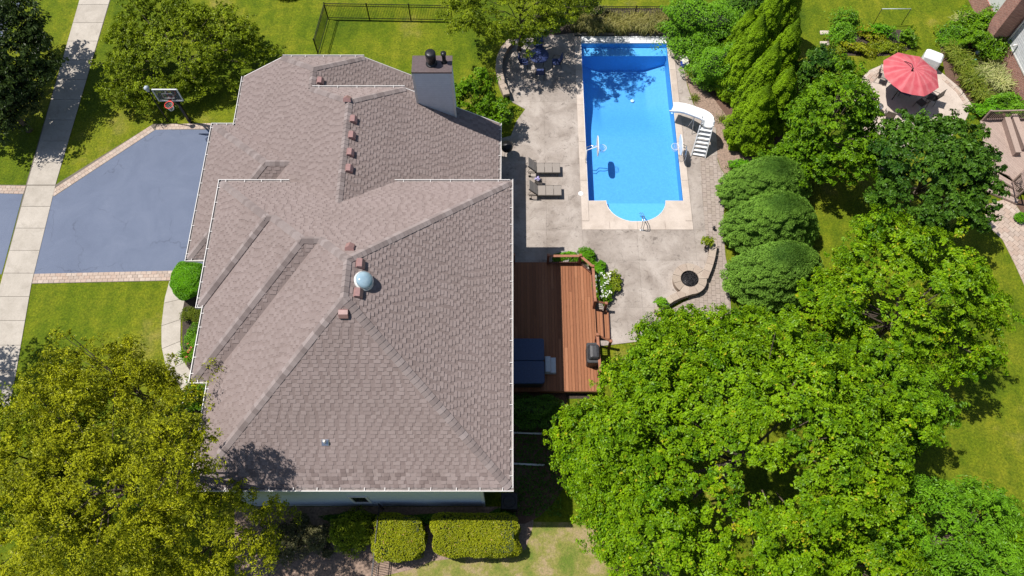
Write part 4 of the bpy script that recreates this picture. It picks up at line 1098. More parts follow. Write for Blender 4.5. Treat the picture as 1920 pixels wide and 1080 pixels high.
# dining set on the patio, under the tree
def table_round(name, p, r, h, mt, lb, ct_='table'):
    o = empty(name, (p.x,p.y,p.z), lb, ct_)
    MB().lathe([(r-.02,h-.03),(r,h-.02),(r,h),(0,h+.004)], (0,0,0), 28).build('table_top', mt, o)
    for k in range(4):
        t_ = math.pi/4+k*math.pi/2; MB().tube([(r*.75*math.cos(t_),r*.75*math.sin(t_),h-.03),(r*.6*math.cos(t_),r*.6*math.sin(t_),0)], .02, 6).build('leg', M['bronze'], o)
    return o
def chair(u, v, rz, lb, group, sling=None, fr_=None, z=.03, arms_=True, high=.55):
    p = at(u, v, z); sling = sling or M['navy']; fr_ = fr_ or M['dark']
    o = empty('patio_chair', (p.x,p.y,z), lb, 'chair', group, rz)
    MB().bev((-.24,-.25,.40),(.24,.25,.44),.015).build('seat', sling, o)
    Mx = Matrix.Translation((-.23,0,.42))@Matrix.Rotation(R(-16),4,'Y')
    MB().bev((-.02,-.25,.02),(.02,.25,high),.01,Mx).build('backrest', sling, o)
    for s in (1,-1):
        MB().tube([(.22,s*.27,0),(.20,s*.28,.42),(.18,s*.30,.62),(-.25,s*.30,.64),(-.30,s*.27,.42),(-.34,s*.27,0)], .016, 6).build('arm_frame', fr_, o)
        MB().tube([(-.23,s*.26,.42),(-.23-.27*(high+.1)*1.0,s*.26,.42+high+.02)], .016, 6).build('back_post', fr_, o)
    MB().tube([(.22,-.27,.12),(.22,.27,.12)], .012, 6).build('stretcher', fr_, o)
    return o
tc = at(1010,118,.03)
to = table_round('dining_table', tc, .62, .72, M['navy'], 'round dark blue dining table in tree shade on the patio')
grp = 'blue chairs round the shaded dining table'
chair(983,124,0,'dark blue patio chair left of the shaded dining table',grp)
chair(1042,124,math.pi,'dark blue patio chair right of the shaded dining table',grp)
chair(1010,95,-math.pi/2,'dark blue patio chair beyond the shaded table, nearest the fence',grp,high=.8)
chair(1012,143,math.pi/2,'dark blue patio chair on the near side of the shaded table',grp)
# blue pot near the shrubs
p = at(1281,124,.0); o = empty('flower_pot', (p.x,p.y,.03), 'glossy blue pot of white flowers against the green shrubs', 'flower pot')
MB().lathe([(.13,0),(.20,.08),(.24,.28),(.20,.42),(.23,.46),(.18,.46),(.16,.40),(0,.40)], (0,0,0), 20).build('pot', M['pot'], o); BLUEPOT = o
# driveway hoop
p = at(357,229,0); o = empty('basketball_hoop', (p.x,p.y,0), 'driveway basketball hoop with clear backboard and red rim', 'basketball hoop')
bt_ = at(318,181,2.9); tp_ = at(309,168,3.95)
HB = Vector(o.location)
bc = Vector(at(312,178,3.35))-HB
MB().tube([(0,0,0),(0,0,.3)], .12, 12).build('base_sleeve', M['dark'], o)
MB().bar((0,0,0),(bc.x*.15,bc.y*.1,2.6),.15,.15).build('pole', M['dark'], o)
MB().bar((bc.x*.15,bc.y*.1,2.3),(bc.x*.85,bc.y+.05,bc.z+.2),.07,.10).build('extension_arm', M['dark'], o)
MB().bar((bc.x*.15,bc.y*.1,1.7),(bc.x*.85,bc.y+.05,bc.z-.3),.07,.10).build('extension_arm', M['dark'], o)
TL = Vector(at(285,168,3.85))-HB; TR = Vector(at(331,168,3.85))-HB
bw = TR.x-TL.x; yb = TL.y; z1b = 3.85; z0b = 2.85; xL, xR = TL.x, TR.x
MB().box((xL+.04,yb-.01,z0b+.04),(xR-.04,yb+.01,z1b-.04)).build('backboard', M['bbglass'], o)
for a_, b2_ in (((xL,z0b),(xR,z0b)),((xL,z1b),(xR,z1b)),((xL,z0b),(xL,z1b)),((xR,z0b),(xR,z1b))):
    MB().bar((a_[0],yb,a_[1]),(b2_[0],yb,b2_[1]),.06,.06,up=(0,1,0)).build('board_frame', M['trim'], o)
xm = (xL+xR)/2
for a_, b2_ in (((xm-.3,3.1),(xm-.3,3.5)),((xm-.3,3.5),(xm+.3,3.5)),((xm+.3,3.5),(xm+.3,3.1)),((xm-.3,3.1),(xm+.3,3.1))):
    MB().bar((a_[0],yb-.014,a_[1]),(b2_[0],yb-.014,b2_[1]),.01,.05,up=(0,1,0)).build('target_line', M['white'], o)
MB().ring((xm,yb-.40,2.98),.245,.022,28,6).build('rim', M['red'], o)
MB().bar((xm,yb-.02,2.98),(xm,yb-.17,2.98),.16,.03).build('rim_bracket', M['red'], o)
nt_ = MB()
for k in range(12):
    t_ = 2*math.pi*k/12; c0 = Vector((xm,yb-.40,2.98))
    for dd in (.26,-.26): nt_.tube([c0+Vector((.24*math.cos(t_),.24*math.sin(t_),0)), c0+Vector((.17*math.cos(t_+dd),.17*math.sin(t_+dd),-.2)), c0+Vector((.13*math.cos(t_+2*dd),.13*math.sin(t_+2*dd),-.42))], .008, 4, False)
nt_.build('net', M['net'], o)
p = at(274,164,3.3); lo = empty('lamp_post', (p.x, p.y, 0), 'black lantern post among the leaves left of the basketball hoop', 'lamp post')
MB().tube([(0,0,0),(0,0,3.0)], .04, 8).build('pole', M['dark'], lo)
MB().lathe([(.10,3.0),(.15,3.25),(.17,3.28),(.05,3.4),(0,3.42)], (0,0,0), 8).build('lantern', M['step_grey'], lo)
# edging strips in the side yard
for (u0, v0, u1, v1, lb) in ((955,811,1018,813,'speckled pale edging strip in the dark side yard, higher one'),(955,869,1021,872,'bright pale edging pipe in the dark side yard, lower one')):
    a_ = at(u0,v0,.1); b2_ = at(u1,v1,.1); o = MB().tube([(-(b2_-a_).length/2,0,0),(0,0,.01),((b2_-a_).length/2,0,0)], .05, 8).build('edging_pipe', M['white'])
    o.location = (a_+b2_)/2; o.rotation_euler = (0,0,math.atan2(b2_.y-a_.y,b2_.x-a_.x)); tag(o, lb, 'pipe', 'edging strips')
p = at(955,945,0); o = empty('air_conditioner', (p.x,p.y,0), 'dark air conditioning unit in shade at the house corner', 'air conditioner')
MB().bev((-.4,-.4,0),(.4,.4,.85),.03).build('case', M['flue'], o)
MB().ring((0,0,.86),.3,.02,20,5).build('fan_guard', M['dark'], o)
for k in range(6): MB().bar((0,0,.87),(.3*math.cos(k*1.047),.3*math.sin(k*1.047),.87),.01,.01).build('guard_bar', M['dark'], o)
p = at(943,290,0); o = empty('kettle_barbecue', (-.30,p.y,.03), 'round dark kettle barbecue half under the low eave', 'barbecue')
MB().lathe([(.0,.48),(.2,.5),(.33,.65),(.36,.8),(.33,.95),(.2,1.06),(0,1.1)], (0,0,0), 22).build('kettle', M['dark'], o)
for k in range(3):
    t_ = k*2.09; MB().tube([(.2*math.cos(t_),.2*math.sin(t_),.55),(.32*math.cos(t_),.32*math.sin(t_),0)], .014, 6).build('leg', M['chrome'], o)
# ================================================================== neighbour's garden
npx = [(1610,215),(1600,180),(1607,155),(1630,132),(1662,118),(1700,112),(1745,120),(1770,140),(1800,165),(1823,198),(1810,225),(1780,260),(1700,290),(1650,320),(1625,250)]
npat = structure('neighbour_patio', MB().prism([P2(*p) for p in npx], -.05, .018), M['coping'])
# paver rim on the left side
rim = [P2(1640,300), P2(1617,250), P2(1606,215), P2(1603,183), P2(1611,158), P2(1632,137), P2(1662,122)]
for a_, b2_ in zip(rim, rim[1:]):
    strip(npat, b2_, a_, .5, 2, .22, z=.045)
rim = [P2(1770,146), P2(1797,170), P2(1818,200)]
for a_, b2_ in zip(rim, rim[1:]): strip(npat, b2_, a_, .22, 1, .24, z=.045)
npath = structure('neighbour_path', MB().sheet([P2(*p) for p in ((1846,385),(1895,370),(1915,400),(1960,470),(1960,560),(1925,545),(1905,500),(1880,450),(1848,420))], .0), M['mortar'])
fill_pavers(npath, [P2(*p) for p in ((1846,385),(1895,370),(1915,400),(1960,470),(1960,560),(1925,545),(1905,500),(1880,450),(1848,420))], .36, .27, PAVER, rot=-.9)
zone('neighbour_bed', [(1768,60),(1800,40),(1860,50),(1940,230),(1940,250),(1850,225),(1825,195),(1795,165),(1772,140),(1763,90)], .006, M['mulch'])
zone('neighbour_side_bed', [(1897,372),(1960,380),(1960,470),(1918,402)], .006, M['mulch'])
zone('vegetable_bed', [(1552,70),(1575,58),(1620,54),(1690,56),(1712,74),(1708,92),(1660,105),(1580,104),(1550,90)], .006, M['soil'])
# umbrella
uc = at(1705,140,2.3); ub = empty('patio_umbrella', (uc.x-.05,uc.y-.05,0), 'large faded red eight panel patio umbrella over the neighbour table', 'umbrella')
RU = 1.78; mb = MB(); NP = 8
cz = 2.72; ez = 2.25; a0 = R(12); tilt_c = Vector((.30,.22))
vs = [(0,0,cz)]; rings = [(.35,.90),(.68,.55),(1.0,0)]
for fr_, hz in rings:
    for k in range(NP*2):
        t_ = a0+math.pi*k/NP; rr = RU*fr_*(1 if k % 2 == 0 else .955-.02*fr_); sag = 0 if k % 2 == 0 else -.04*fr_
        vs.append((rr*math.cos(t_), rr*math.sin(t_), ez+(cz-ez)*hz+sag))
n = NP*2; fs_ = [(0,1+k,1+(k+1)%n) for k in range(n)]
for r_ in range(2): fs_ += [(1+r_*n+k,1+(r_+1)*n+k,1+(r_+1)*n+(k+1)%n,1+r_*n+(k+1)%n) for k in range(n)]
mb.add(vs, fs_); cn = mb.build('canopy', M['canvas'], ub)
cn.rotation_euler = (R(-4), R(5), 0)
for k in range(NP):
    t_ = a0+2*math.pi*k/NP; MB().bar((0,0,cz-.05),(RU*.97*math.cos(t_),RU*.97*math.sin(t_),ez-.03),.02,.02).build('rib', M['bronze'], ub).rotation_euler = (R(-4), R(5), 0)
MB().tube([(0,0,0),(0,0,2.95)], .03, 8).build('pole', M['bronze'], ub)
MB().lathe([(.06,2.74),(.05,2.8),(.02,2.9),(0,2.92)], (0,0,0), 10).build('finial', M['dark'], ub)
MB().tube([(0,0,2.9),(-.08,.25,3.0),(-.2,.7,2.7),(-.3,1.3,2.0),(-.3,1.5,.1)], .022, 6).build('cantilever_arm', M['dark'], ub)
tcn = at(1692,172,.03)
table_round('glass_patio_table', tcn, .85, .72, M['navy'], 'round dark patio table shaded by the red umbrella')
g2 = 'brown sling chairs on the neighbour patio'
for (u, v, rz, lb) in ((1634,182,.15,'brown sling chair left of the red umbrella facing the table'),(1650,152,-.45,'brown sling chair half hidden behind the umbrella left edge'),
                       (1722,200,2.2,'dark sling chair under the lower edge of the red umbrella'),(1742,190,2.6,'dark sling chair under the right lower edge of the red umbrella'),
                       (1662,222,1.2,'brown sling chair standing nearest the tree on the neighbour patio')):
    chair(u-(8 if u==1634 else 0), v, rz, lb, g2, sling=M['tan_sling'] if u < 1700 else M['bronze'], fr_=M['bronze'], z=.03, high=.75)
p = at(1643,208,.03); table_round('round_side_table', p, .24, .5, M['chrome'], 'small round glass side table by the neighbour sling chairs', 'side table')
p = at(1738,124,.03); o = empty('covered_grill', tuple(p), 'white covered grill behind the red umbrella', 'covered grill')
loft([(.55,.38,0,0),(.57,.40,.6,0),(.56,.38,.95,0),(.45,.28,1.08,0),(.2,.15,1.11,0)]).build('grill_cover', M['white_plastic'], o); o.rotation_euler = (0,0,-.5)
# neighbour house
W0 = at(1866,104,0); W1 = at(1928,232,0); dW = (W1-W0).normalized(); nW = Vector((dW.y,-dW.x,0)); 
if nW.x > 0: nW = -nW
W1 = W0+dW*9; Wb = W0-dW*5
nh = empty('neighbour_house', tuple(W0), 'red brick neighbour house with white lap siding and brick chimney', 'house')
NI = Matrix.Translation(-Vector(nh.location))
def npx_(mb, name, m, parent=None):
    o = mb.build(name, m, parent or nh)
    if parent is None: o.matrix_parent_inverse = NI
    return o
def wallbox(a_, b2_, t_, z0_, z1_):
    pl = [(a_.x,a_.y),(b2_.x,b2_.y),(b2_.x-nW.x*t_,b2_.y-nW.y*t_),(a_.x-nW.x*t_,a_.y-nW.y*t_)]
    return MB().prism(pl, z0_, z1_)
npx_(wallbox(Wb, W1, 6, 0, 1.35), 'brick_wall', M['brick'])
for k in range(34):
    zz = 1.42+k*.15
    aa = W0+dW*.1-nW*.02; 
    ln = wallbox(aa, W1, .05, zz, zz+.148)
    npx_(MB().bar(tuple((aa+W1)/2-dW*4.4+Vector((0,0,zz+.075))), tuple((aa+W1)/2+dW*4.4+Vector((0,0,zz+.075))), .03, .155, up=(nW.x*-.08,nW.y*-.08,1)), 'siding_board', M['nsiding'])
npx_(wallbox(Wb-nW*.06, W1-nW*.06, 5.9, 1.35, 6.6), 'wall', M['trim'])
npx_(wallbox(W0+nW*.03, W1+nW*.03, .1, 1.35, 1.44), 'ledge', M['white'])
npx_(wallbox(W0+nW*.03, W0+dW*.16+nW*.03, .1, 1.44, 6.5), 'corner_board', M['white'])
C1 = at(1832,108,0); C0 = at(1820,88,0); dC = (C1-C0).length
q0 = W0+nW*1.35-dW*.85; 
npx_(MB().prism([(p.x,p.y) for p in (W0+nW*1.25-dW*.95, W0+nW*1.25, W0-nW*.5, W0-nW*.5-dW*.95)], 0, 9.2), 'chimney', M['brick'])
npx_(MB().tube([W0+nW*.9+dW*.02+Vector((0,0,.15)), W0+nW*.25+dW*.08+Vector((0,0,.35)), W0+nW*.12+dW*.1+Vector((0,0,1.1)), W0+nW*.1+dW*.14+Vector((0,0,1.5)), W0+nW*.1+dW*.14+Vector((0,0,6.3))], .05, 8), 'downspout', M['white'])
pt = W0+dW*.9+nW*.08+Vector((0,0,2.0)); npx_(MB().tube([pt, pt+nW*.2, pt+nW*.25+Vector((0,0,-.1))], .06, 10), 'dryer_vent', M['white'])
fw = W0+dW*3.3+nW*.03; npx_(wallbox(fw, fw+dW*.9, .06, 2.6, 3.8), 'window', M['white'])
# neighbour deck
nd = empty('neighbour_deck', tuple(at(1890,280,0)), 'taupe composite deck with bench steps and railing beside the dark tree', 'deck')
NDI = Matrix.Translation(-Vector(nd.location)); DZ2 = .6
def dpn(mb, name, m): o = mb.build(name, m, nd); o.matrix_parent_inverse = NDI; return o
ndp = [at(*p, DZ2)[:2] for p in ((1838,226),(1990,222),(1990,372),(1912,352),(1893,330),(1866,318),(1848,300))]
rot = -.95; ca, sa = math.cos(rot), math.sin(rot)
loc = [(x*ca+y*sa, -x*sa+y*ca) for x, y in ndp]; y = min(p[1] for p in loc)
while y < max(p[1] for p in loc):
    pl = clip(clip(loc, 0, 1, y+.134), 0, -1, -y)
    if len(pl) > 2: dpn(MB().prism([(x*ca-yy_*sa, x*sa+yy_*ca) for x, yy_ in pl], DZ2-.04, DZ2), 'board', M['comp'])
    y += .14
for k in range(3):
    a_ = at(1862+0-k*5, 322+k*15, .45-.15*k); b2_ = at(1913+0-k*2, 352+k*12, .45-.15*k)
    for r_ in range(2):
        nn = Vector((b2_.y-a_.y, a_.x-b2_.x, 0)).normalized(); nn = nn if nn.y < 0 else -nn
        dpn(MB().bar(a_+nn*(r_*.16), b2_+nn*(r_*.16), .15, .04), 'tread_board', M['comp'])
    dpn(MB().bar(a_+nn*.25-Vector((0,0,.08)), b2_+nn*.25-Vector((0,0,.08)), .02, .12), 'riser', M['comp_rail'])
for (u0,v0,u1,v1) in ((1889,220,1910,286),(1902,214,1926,276)):
    a_ = at(u0,v0,1.0); b2_ = at(u1,v1,1.0); dpn(MB().bar(a_,b2_,.34,.05), 'bench_seat', M['comp']); dpn(MB().bar(a_-Vector((0,0,.22)),b2_-Vector((0,0,.22)),.3,.36), 'bench_base', M['comp_rail'])
def nrail(pts, H=.92, z=DZ2, gap=.12):
    for a_, b2_ in zip(pts, pts[1:]):
        a_ = Vector((*a_,z)); b2_ = Vector((*b2_,z)); d_ = b2_-a_; L_n = d_.length; d_.normalize()
        for h in (.08, H): dpn(MB().bar(a_+Vector((0,0,h)), b2_+Vector((0,0,h)), .08, .045), 'rail', M['comp_rail'])
        for k in range(int(L_n/gap)):
            c = a_+d_*(k+.5)*gap; dpn(MB().box((c.x-.014,c.y-.014,z+.1),(c.x+.014,c.y+.014,z+H)), 'baluster', M['comp_rail'])
        dpn(MB().box((a_.x-.05,a_.y-.05,z),(a_.x+.05,a_.y+.05,z+H+.08)), 'post', M['comp_rail'])
nrail([at(1842,226,DZ2)[:2], at(1990,222,DZ2)[:2]])
nrail([at(1903,372,DZ2-.1)[:2], at(1898,342,DZ2)[:2], at(1930,310,DZ2)[:2]])
# garden ornaments by the neighbour wall
p = at(1826,107,0); o = empty('lantern_ornament', (p.x,p.y,0), 'silver round garden lantern lying by the golden grass', 'lantern'); MB().lathe([(.0,.3),(.12,.34),(.17,.45),(.12,.56),(0,.6)], (0,0,0), 14).build('globe', M['step_grey'], o); MB().tube([(0,0,0),(0,0,.32)], .03, 6).build('stake', M['chrome'], o)
p = at(1823,120,0); o = empty('garden_ornament', (p.x,p.y,0), 'teal glazed garden ornament in the planting bed', 'ornament'); MB().lathe([(.1,0),(.14,.12),(.10,.28),(.06,.32),(.09,.38),(.05,.45),(0,.46)], (0,0,0), 12).build('body', m_plain('teal_glaze',(.03,.16,.15),.3), o)
p = at(1890,150,0)
# trellis over the vegetable bed
tre = empty('garden_trellis', tuple(at(1640,40,0)), 'thin metal net frame above the vegetable bed', 'trellis'); TI = Matrix.Translation(-Vector(tre.location))
a_ = at(1637,46,0); b2_ = at(1690,46,0); 
for pA_, pB_, nm in ((a_, a_+Vector((0,0,1.4)), 'post'), (b2_, b2_+Vector((0,0,1.4)), 'post'), (a_+Vector((0,0,1.4)), b2_+Vector((0,0,1.4)), 'cross_bar')):
    MB().tube([pA_, pB_], .022, 6).build(nm, M['step_grey'] if nm == 'cross_bar' else M['flue'], tre).matrix_parent_inverse = TI
for u, v, lb in ((1546,62,'flat pale stone at the upper left edge of the vegetable bed'),(1546,82,'flat pale stone at the lower left edge of the vegetable bed')):
    p = at(u,v,.0); o = loft([(.30,.16,0,0),(.30,.16,.06,0),(.24,.12,.09,0)]).build('edging_stone', M['coping']); o.location = p; tag(o, lb, 'stone', 'flat stones by the vegetable bed')
# pot on the S side, urn by the wall
p = at(640,972,.0)
# ================================================================== vegetation
def unit(a): return a/np.maximum(1e-9, np.linalg.norm(a, axis=1, keepdims=True))
def leaves(name, pts, nrm, size, mat_, parent, tint=None, aspect=.6, droop=.25, axis=None, rnd=.55, fold=.12):
    n = len(pts); nrm = unit(nrm+rng.normal(0, rnd, (n,3)))
    ax = axis if axis is not None else rng.normal(0, 1, (n,3))
    ax = ax-nrm*np.sum(ax*nrm, 1, keepdims=True); ax = unit(ax); bx = np.cross(nrm, ax)
    s = (size*rng.uniform(.65,1.35,n))[:,None]; w_ = s*aspect
    dz = np.zeros((n,3)); dz[:,2] = -1
    v0 = pts-ax*s*.5; v1 = pts+bx*w_*.5+nrm*s*fold-ax*s*.06; v2 = pts+ax*s*.5+dz*s*droop; v3 = pts-bx*w_*.5+nrm*s*fold-ax*s*.06
    V = np.stack([v0,v1,v2,v3],1).reshape(-1,3)
    b0 = np.arange(n)*4; F = np.stack([np.stack([b0,b0+1,b0+2],1), np.stack([b0,b0+2,b0+3],1)],1).reshape(-1,3)
    if tint is None: tint = rng.beta(2,2,n)
    o = link(name, np_mesh(name, V, F, {'tint': np.repeat(np.clip(tint,0,1),2)}), mat_, parent)
    return o
def bumps(dirs, seed, k=6, amp=.16):
    r = np.random.default_rng(seed); out = np.ones(len(dirs))
    for i in range(k):
        f = r.normal(0,1,3); f = f/np.linalg.norm(f)*r.uniform(2,6); out += amp/math.sqrt(k)*1.6*np.sin(dirs@f+r.uniform(0,6.28))
    return out
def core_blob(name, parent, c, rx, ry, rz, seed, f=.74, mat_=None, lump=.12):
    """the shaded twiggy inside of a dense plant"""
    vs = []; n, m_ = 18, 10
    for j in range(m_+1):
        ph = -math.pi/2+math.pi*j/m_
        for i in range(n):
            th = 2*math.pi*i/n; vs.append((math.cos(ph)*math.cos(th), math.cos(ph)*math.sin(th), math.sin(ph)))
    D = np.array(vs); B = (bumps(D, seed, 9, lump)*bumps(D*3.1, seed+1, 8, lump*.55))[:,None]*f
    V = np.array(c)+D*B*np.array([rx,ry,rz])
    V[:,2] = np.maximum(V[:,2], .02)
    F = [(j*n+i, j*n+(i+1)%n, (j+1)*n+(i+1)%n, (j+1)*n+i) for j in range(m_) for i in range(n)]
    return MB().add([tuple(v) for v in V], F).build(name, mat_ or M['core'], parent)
def tree(u, v, zc, rx, ry, rz, mk, label, cat='tree', name='tree', leaf=.17, ncl=240, per=150, cr=.62, group=None, seed=None,
         lobes=.16, dense=1.0, flat=.62, aspect=.62, trunk=.17, base=None, tilt=(0,0), inner=.45, zmin=-.35, extra=(), gap=.17):
    seed = seed if seed is not None else int(u*7+v*13) & 0xffff
    r = np.random.default_rng(seed)
    c = at(u, v, zc); bx, by = (c.x, c.y) if base is None else base
    root = empty(name, (bx,by,0), label, cat, group)
    cc = np.array([c.x-bx, c.y-by, zc])
    D = unit(r.normal(0,1,(ncl*3,3))); D = D[D[:,2] > zmin][:ncl]
    rad = bumps(D, seed, 7, lobes)*(r.uniform(inner,1.0,len(D))**.55)
    gn = bumps(D*2.6, seed+5, 9, .3)*bumps(D*5.0, seed+9, 9, .2)
    rad = rad*np.clip(.90+.22*(gn-1), .62, 1.1); th_ = np.quantile(gn, gap)
    kp = (gn > th_); D = D[kp]; rad = rad[kp]
    CP = cc+D*rad[:,None]*np.array([rx,ry,rz]); CP[:,2] = np.maximum(CP[:,2], .5)
    for (eu, ev, ez, ex, ey, ezr, en) in extra:
        e = at(eu, ev, ez); De = unit(r.normal(0,1,(en*2,3))); De = De[De[:,2] > -.2][:en]
        Pe = np.array([e.x-bx, e.y-by, ez])+De*(bumps(De, seed+3, 7, .2)*r.uniform(.5,1,len(De))**.5)[:,None]*np.array([ex,ey,ezr])
        CP = np.vstack([CP, Pe]); D = np.vstack([D, De])
    CR = cr*r.uniform(.6,1.35,len(D))
    n = int(len(D)*per*dense)
    idx = r.integers(0, len(D), n)
    d = unit(r.normal(0,1,(n,3))); d[:,2] = np.where(d[:,2] < -.25, -d[:,2], d[:,2])
    rr = r.uniform(.12,1.12,n)**.7
    # clusters made of finger like sprays
    spr = r.normal(0,1,(len(D),5,3)); spr[:,:,2] *= .35; spr = spr/np.linalg.norm(spr,axis=2,keepdims=True)
    sd = spr[idx, r.integers(0,5,n)]
    d = unit(d*.42+sd*.95+D[idx]*.22)
    pts = CP[idx]+d*rr[:,None]*CR[idx][:,None]*np.array([1,1,flat])
    nrm = d*.85+D[idx]*.35+np.array([0,0,.42])
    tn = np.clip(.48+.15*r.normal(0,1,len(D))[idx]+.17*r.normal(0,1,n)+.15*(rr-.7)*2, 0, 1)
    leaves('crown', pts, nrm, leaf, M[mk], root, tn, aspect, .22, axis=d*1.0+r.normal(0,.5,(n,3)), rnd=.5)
    # trunk with limbs
    mb = MB(); top = cc+np.array([0,0,-rz*.25]); tr0 = trunk
    base_ = Vector((0,0,-.1)); mid = Vector((top[0]*.4+r.uniform(-.1,.1), top[1]*.4, max(.6,top[2]*.5))); tv = Vector(top)
    mb.tube([base_, base_+Vector((0,0,.35)), mid, tv], [tr0*1.35, tr0, tr0*.8, tr0*.5], 8)
    for k in range(9):
        j = r.integers(0,len(D)); e = Vector(CP[j]); s = mid.lerp(tv, r.uniform(0,1)); m2 = s.lerp(e,.5)+Vector((0,0,.25))
        mb.tube([s, m2, e], [tr0*.42, tr0*.22, tr0*.07], 5, False)
    for k in range(26):
        j = r.integers(0,len(D)); e = Vector(CP[j]); s = tv.lerp(e,.35); mb.tube([s, s.lerp(e,.5)+Vector((0,0,.12)), e], [tr0*.14, tr0*.09, .012], 4, False)
    mb.build('trunk', M['bark'], root)
    return root
def shrub(u, v, zc, rx, ry, rz, mk, label, cat='shrub', name='shrub', leaf=.09, n=9000, lump=.12, group=None, corey=True, aspect=.5, up=.6, rnd=.45, seed=None, cut=-.2, core_f=.8, shell=.22, power=2.0, rot=0):
    seed = seed if seed is not None else int(u*5+v*11) & 0xffff
    r = np.random.default_rng(seed)
    c = at(u, v, zc); root = empty(name, (c.x,c.y,0), label, cat, group, rot)
    d = unit(r.normal(0,1,(n,3))); d = d[d[:,2] > cut]; n = len(d)
    if power > 2.2:   # boxy (clipped) form
        pn = (np.abs(d)**power).sum(1)**(-1/power); base = d*pn[:,None]
    else: base = d
    B = bumps(d, seed, 9, lump)*bumps(d*3.1, seed+1, 8, lump*.55)
    sh_ = 1-shell*r.uniform(0,1,n)**1.7
    pts = base*(B*sh_)[:,None]*np.array([rx,ry,rz])+np.array([0,0,zc]); keep = pts[:,2] > .03; pts = pts[keep]; d = d[keep]; sh_ = sh_[keep]; n = len(pts)
    nrm = d*.8+np.array([0,0,up])
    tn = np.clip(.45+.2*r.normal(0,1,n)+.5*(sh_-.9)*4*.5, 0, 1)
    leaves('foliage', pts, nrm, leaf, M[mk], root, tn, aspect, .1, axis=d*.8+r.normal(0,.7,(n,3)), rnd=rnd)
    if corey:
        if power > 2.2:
            f = core_f; loft([(rx*f,ry*f,.02,0),(rx*f,ry*f,zc+rz*f*.9,0)]).build('dark_inner_core', M['core'], root)  # solid dark box, the hedge's inner shade is in its colour
        else: core_blob('dark_inner_core', root, (0,0,zc), rx, ry, rz, seed, min(core_f, .92-shell*.8), None, lump)
    MB().tube([(0,0,0),(0,0,zc)], [.06,.03], 6).build('stem', M['bark'], root)
    return root
def conifer(u, v, h, r0, mk, label, leaf=.11, n=14000, group=None, fr=.78, seed=None, lumps=16, name='arborvitae', cat='conifer', lw=.20, lh=.085, amp=.30, aspect=.5, sy=1.0):
    seed = seed if seed is not None else int(u*3+v*17) & 0xffff
    r = np.random.default_rng(seed); p = at(u,v,0); root = empty(name, (p.x,p.y,0), label, cat, group)
    t = r.uniform(0,1,n)**1.15; th = r.uniform(0,2*math.pi,n)
    # vertical flame-like lobes
    lt = r.uniform(0,.85,lumps*5); lth = r.uniform(0,2*math.pi,lumps*5)
    prof = np.where(t < .18, .78+.22*(t/.18), (1-(t-.18)/.82)**fr)
    dth = (th[:,None]-lth[None,:]+math.pi) % (2*math.pi)-math.pi
    g = np.exp(-((dth*prof[:,None]/lw)**2)-((t[:,None]-lt[None,:])/lh)**2).max(1)
    rad = r0*prof*(1.1-amp+amp*g)*(1-.18*r.uniform(0,1,n)**2)
    z = t*h*(1)+g*.12
    pts = np.stack([rad*np.cos(th), sy*rad*np.sin(th), z+.05],1)
    nrm = np.stack([np.cos(th), np.sin(th), np.full(n,.55)],1); axv = np.stack([np.cos(th)*.25, np.sin(th)*.25, np.ones(n)],1)+r.normal(0,.35,(n,3))
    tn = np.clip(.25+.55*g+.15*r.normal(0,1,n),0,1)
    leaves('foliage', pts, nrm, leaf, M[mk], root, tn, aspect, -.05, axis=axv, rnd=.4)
    MB().lathe([(r0*.62,0.02),(r0*.74,h*.2),(r0*.5,h*.5),(r0*.22,h*.8),(.02,h*.95)], (0,0,0), 12, 1, sy).build('dark_inner_core', M['core'], root)  # solid dark spindle, inner shade of the foliage painted in
    return root
def tuft(u, v, mk, label, n=260, ln=.8, rad=.35, w_=.035, group=None, name='ornamental_grass', cat='ornamental grass', z=0, arch=.55, parent=None, loc=None):
    p = Vector(loc) if loc else at(u, v, z); root = empty(name, tuple(p), label, cat, group)
    V = []; F = []; T = []
    for i in range(n):
        a_ = random.uniform(0,6.283); L_ = ln*random.uniform(.6,1.1); o0 = Vector((random.gauss(0,rad*.35),random.gauss(0,rad*.35),0))
        d = Vector((math.cos(a_),math.sin(a_),0)); s = Vector((-d.y,d.x,0))*w_*random.uniform(.6,1.2); sp = arch*random.uniform(.4,1.3)
        P = [o0, o0+d*L_*.25*sp+Vector((0,0,L_*.55)), o0+d*L_*.65*sp+Vector((0,0,L_*.82)), o0+d*L_*1.1*sp+Vector((0,0,L_*.72))]
        k = len(V); V += [P[0]-s*.5,P[0]+s*.5,P[1]-s*.5,P[1]+s*.5,P[2]-s*.4,P[2]+s*.4,P[3]]
        F += [(k,k+1,k+3),(k,k+3,k+2),(k+2,k+3,k+5),(k+2,k+5,k+4),(k+4,k+5,k+6)]; t_ = random.random(); T += [t_]*5
    me = np_mesh('blades', np.array([tuple(v) for v in V]), np.array(F), {'tint': np.array(T)})
    link('blades', me, M[mk], root); return root
def blooms(root, pts, size, mk, name='flowers'):
    n = len(pts); P = np.repeat(np.array(pts),7,0)+rng.normal(0,size*.4,(n*7,3))
    o = leaves(name, P, np.tile([0,0,1.0],(n*7,1)), size, M[mk], root, None, .8, 0, rnd=.5); return o

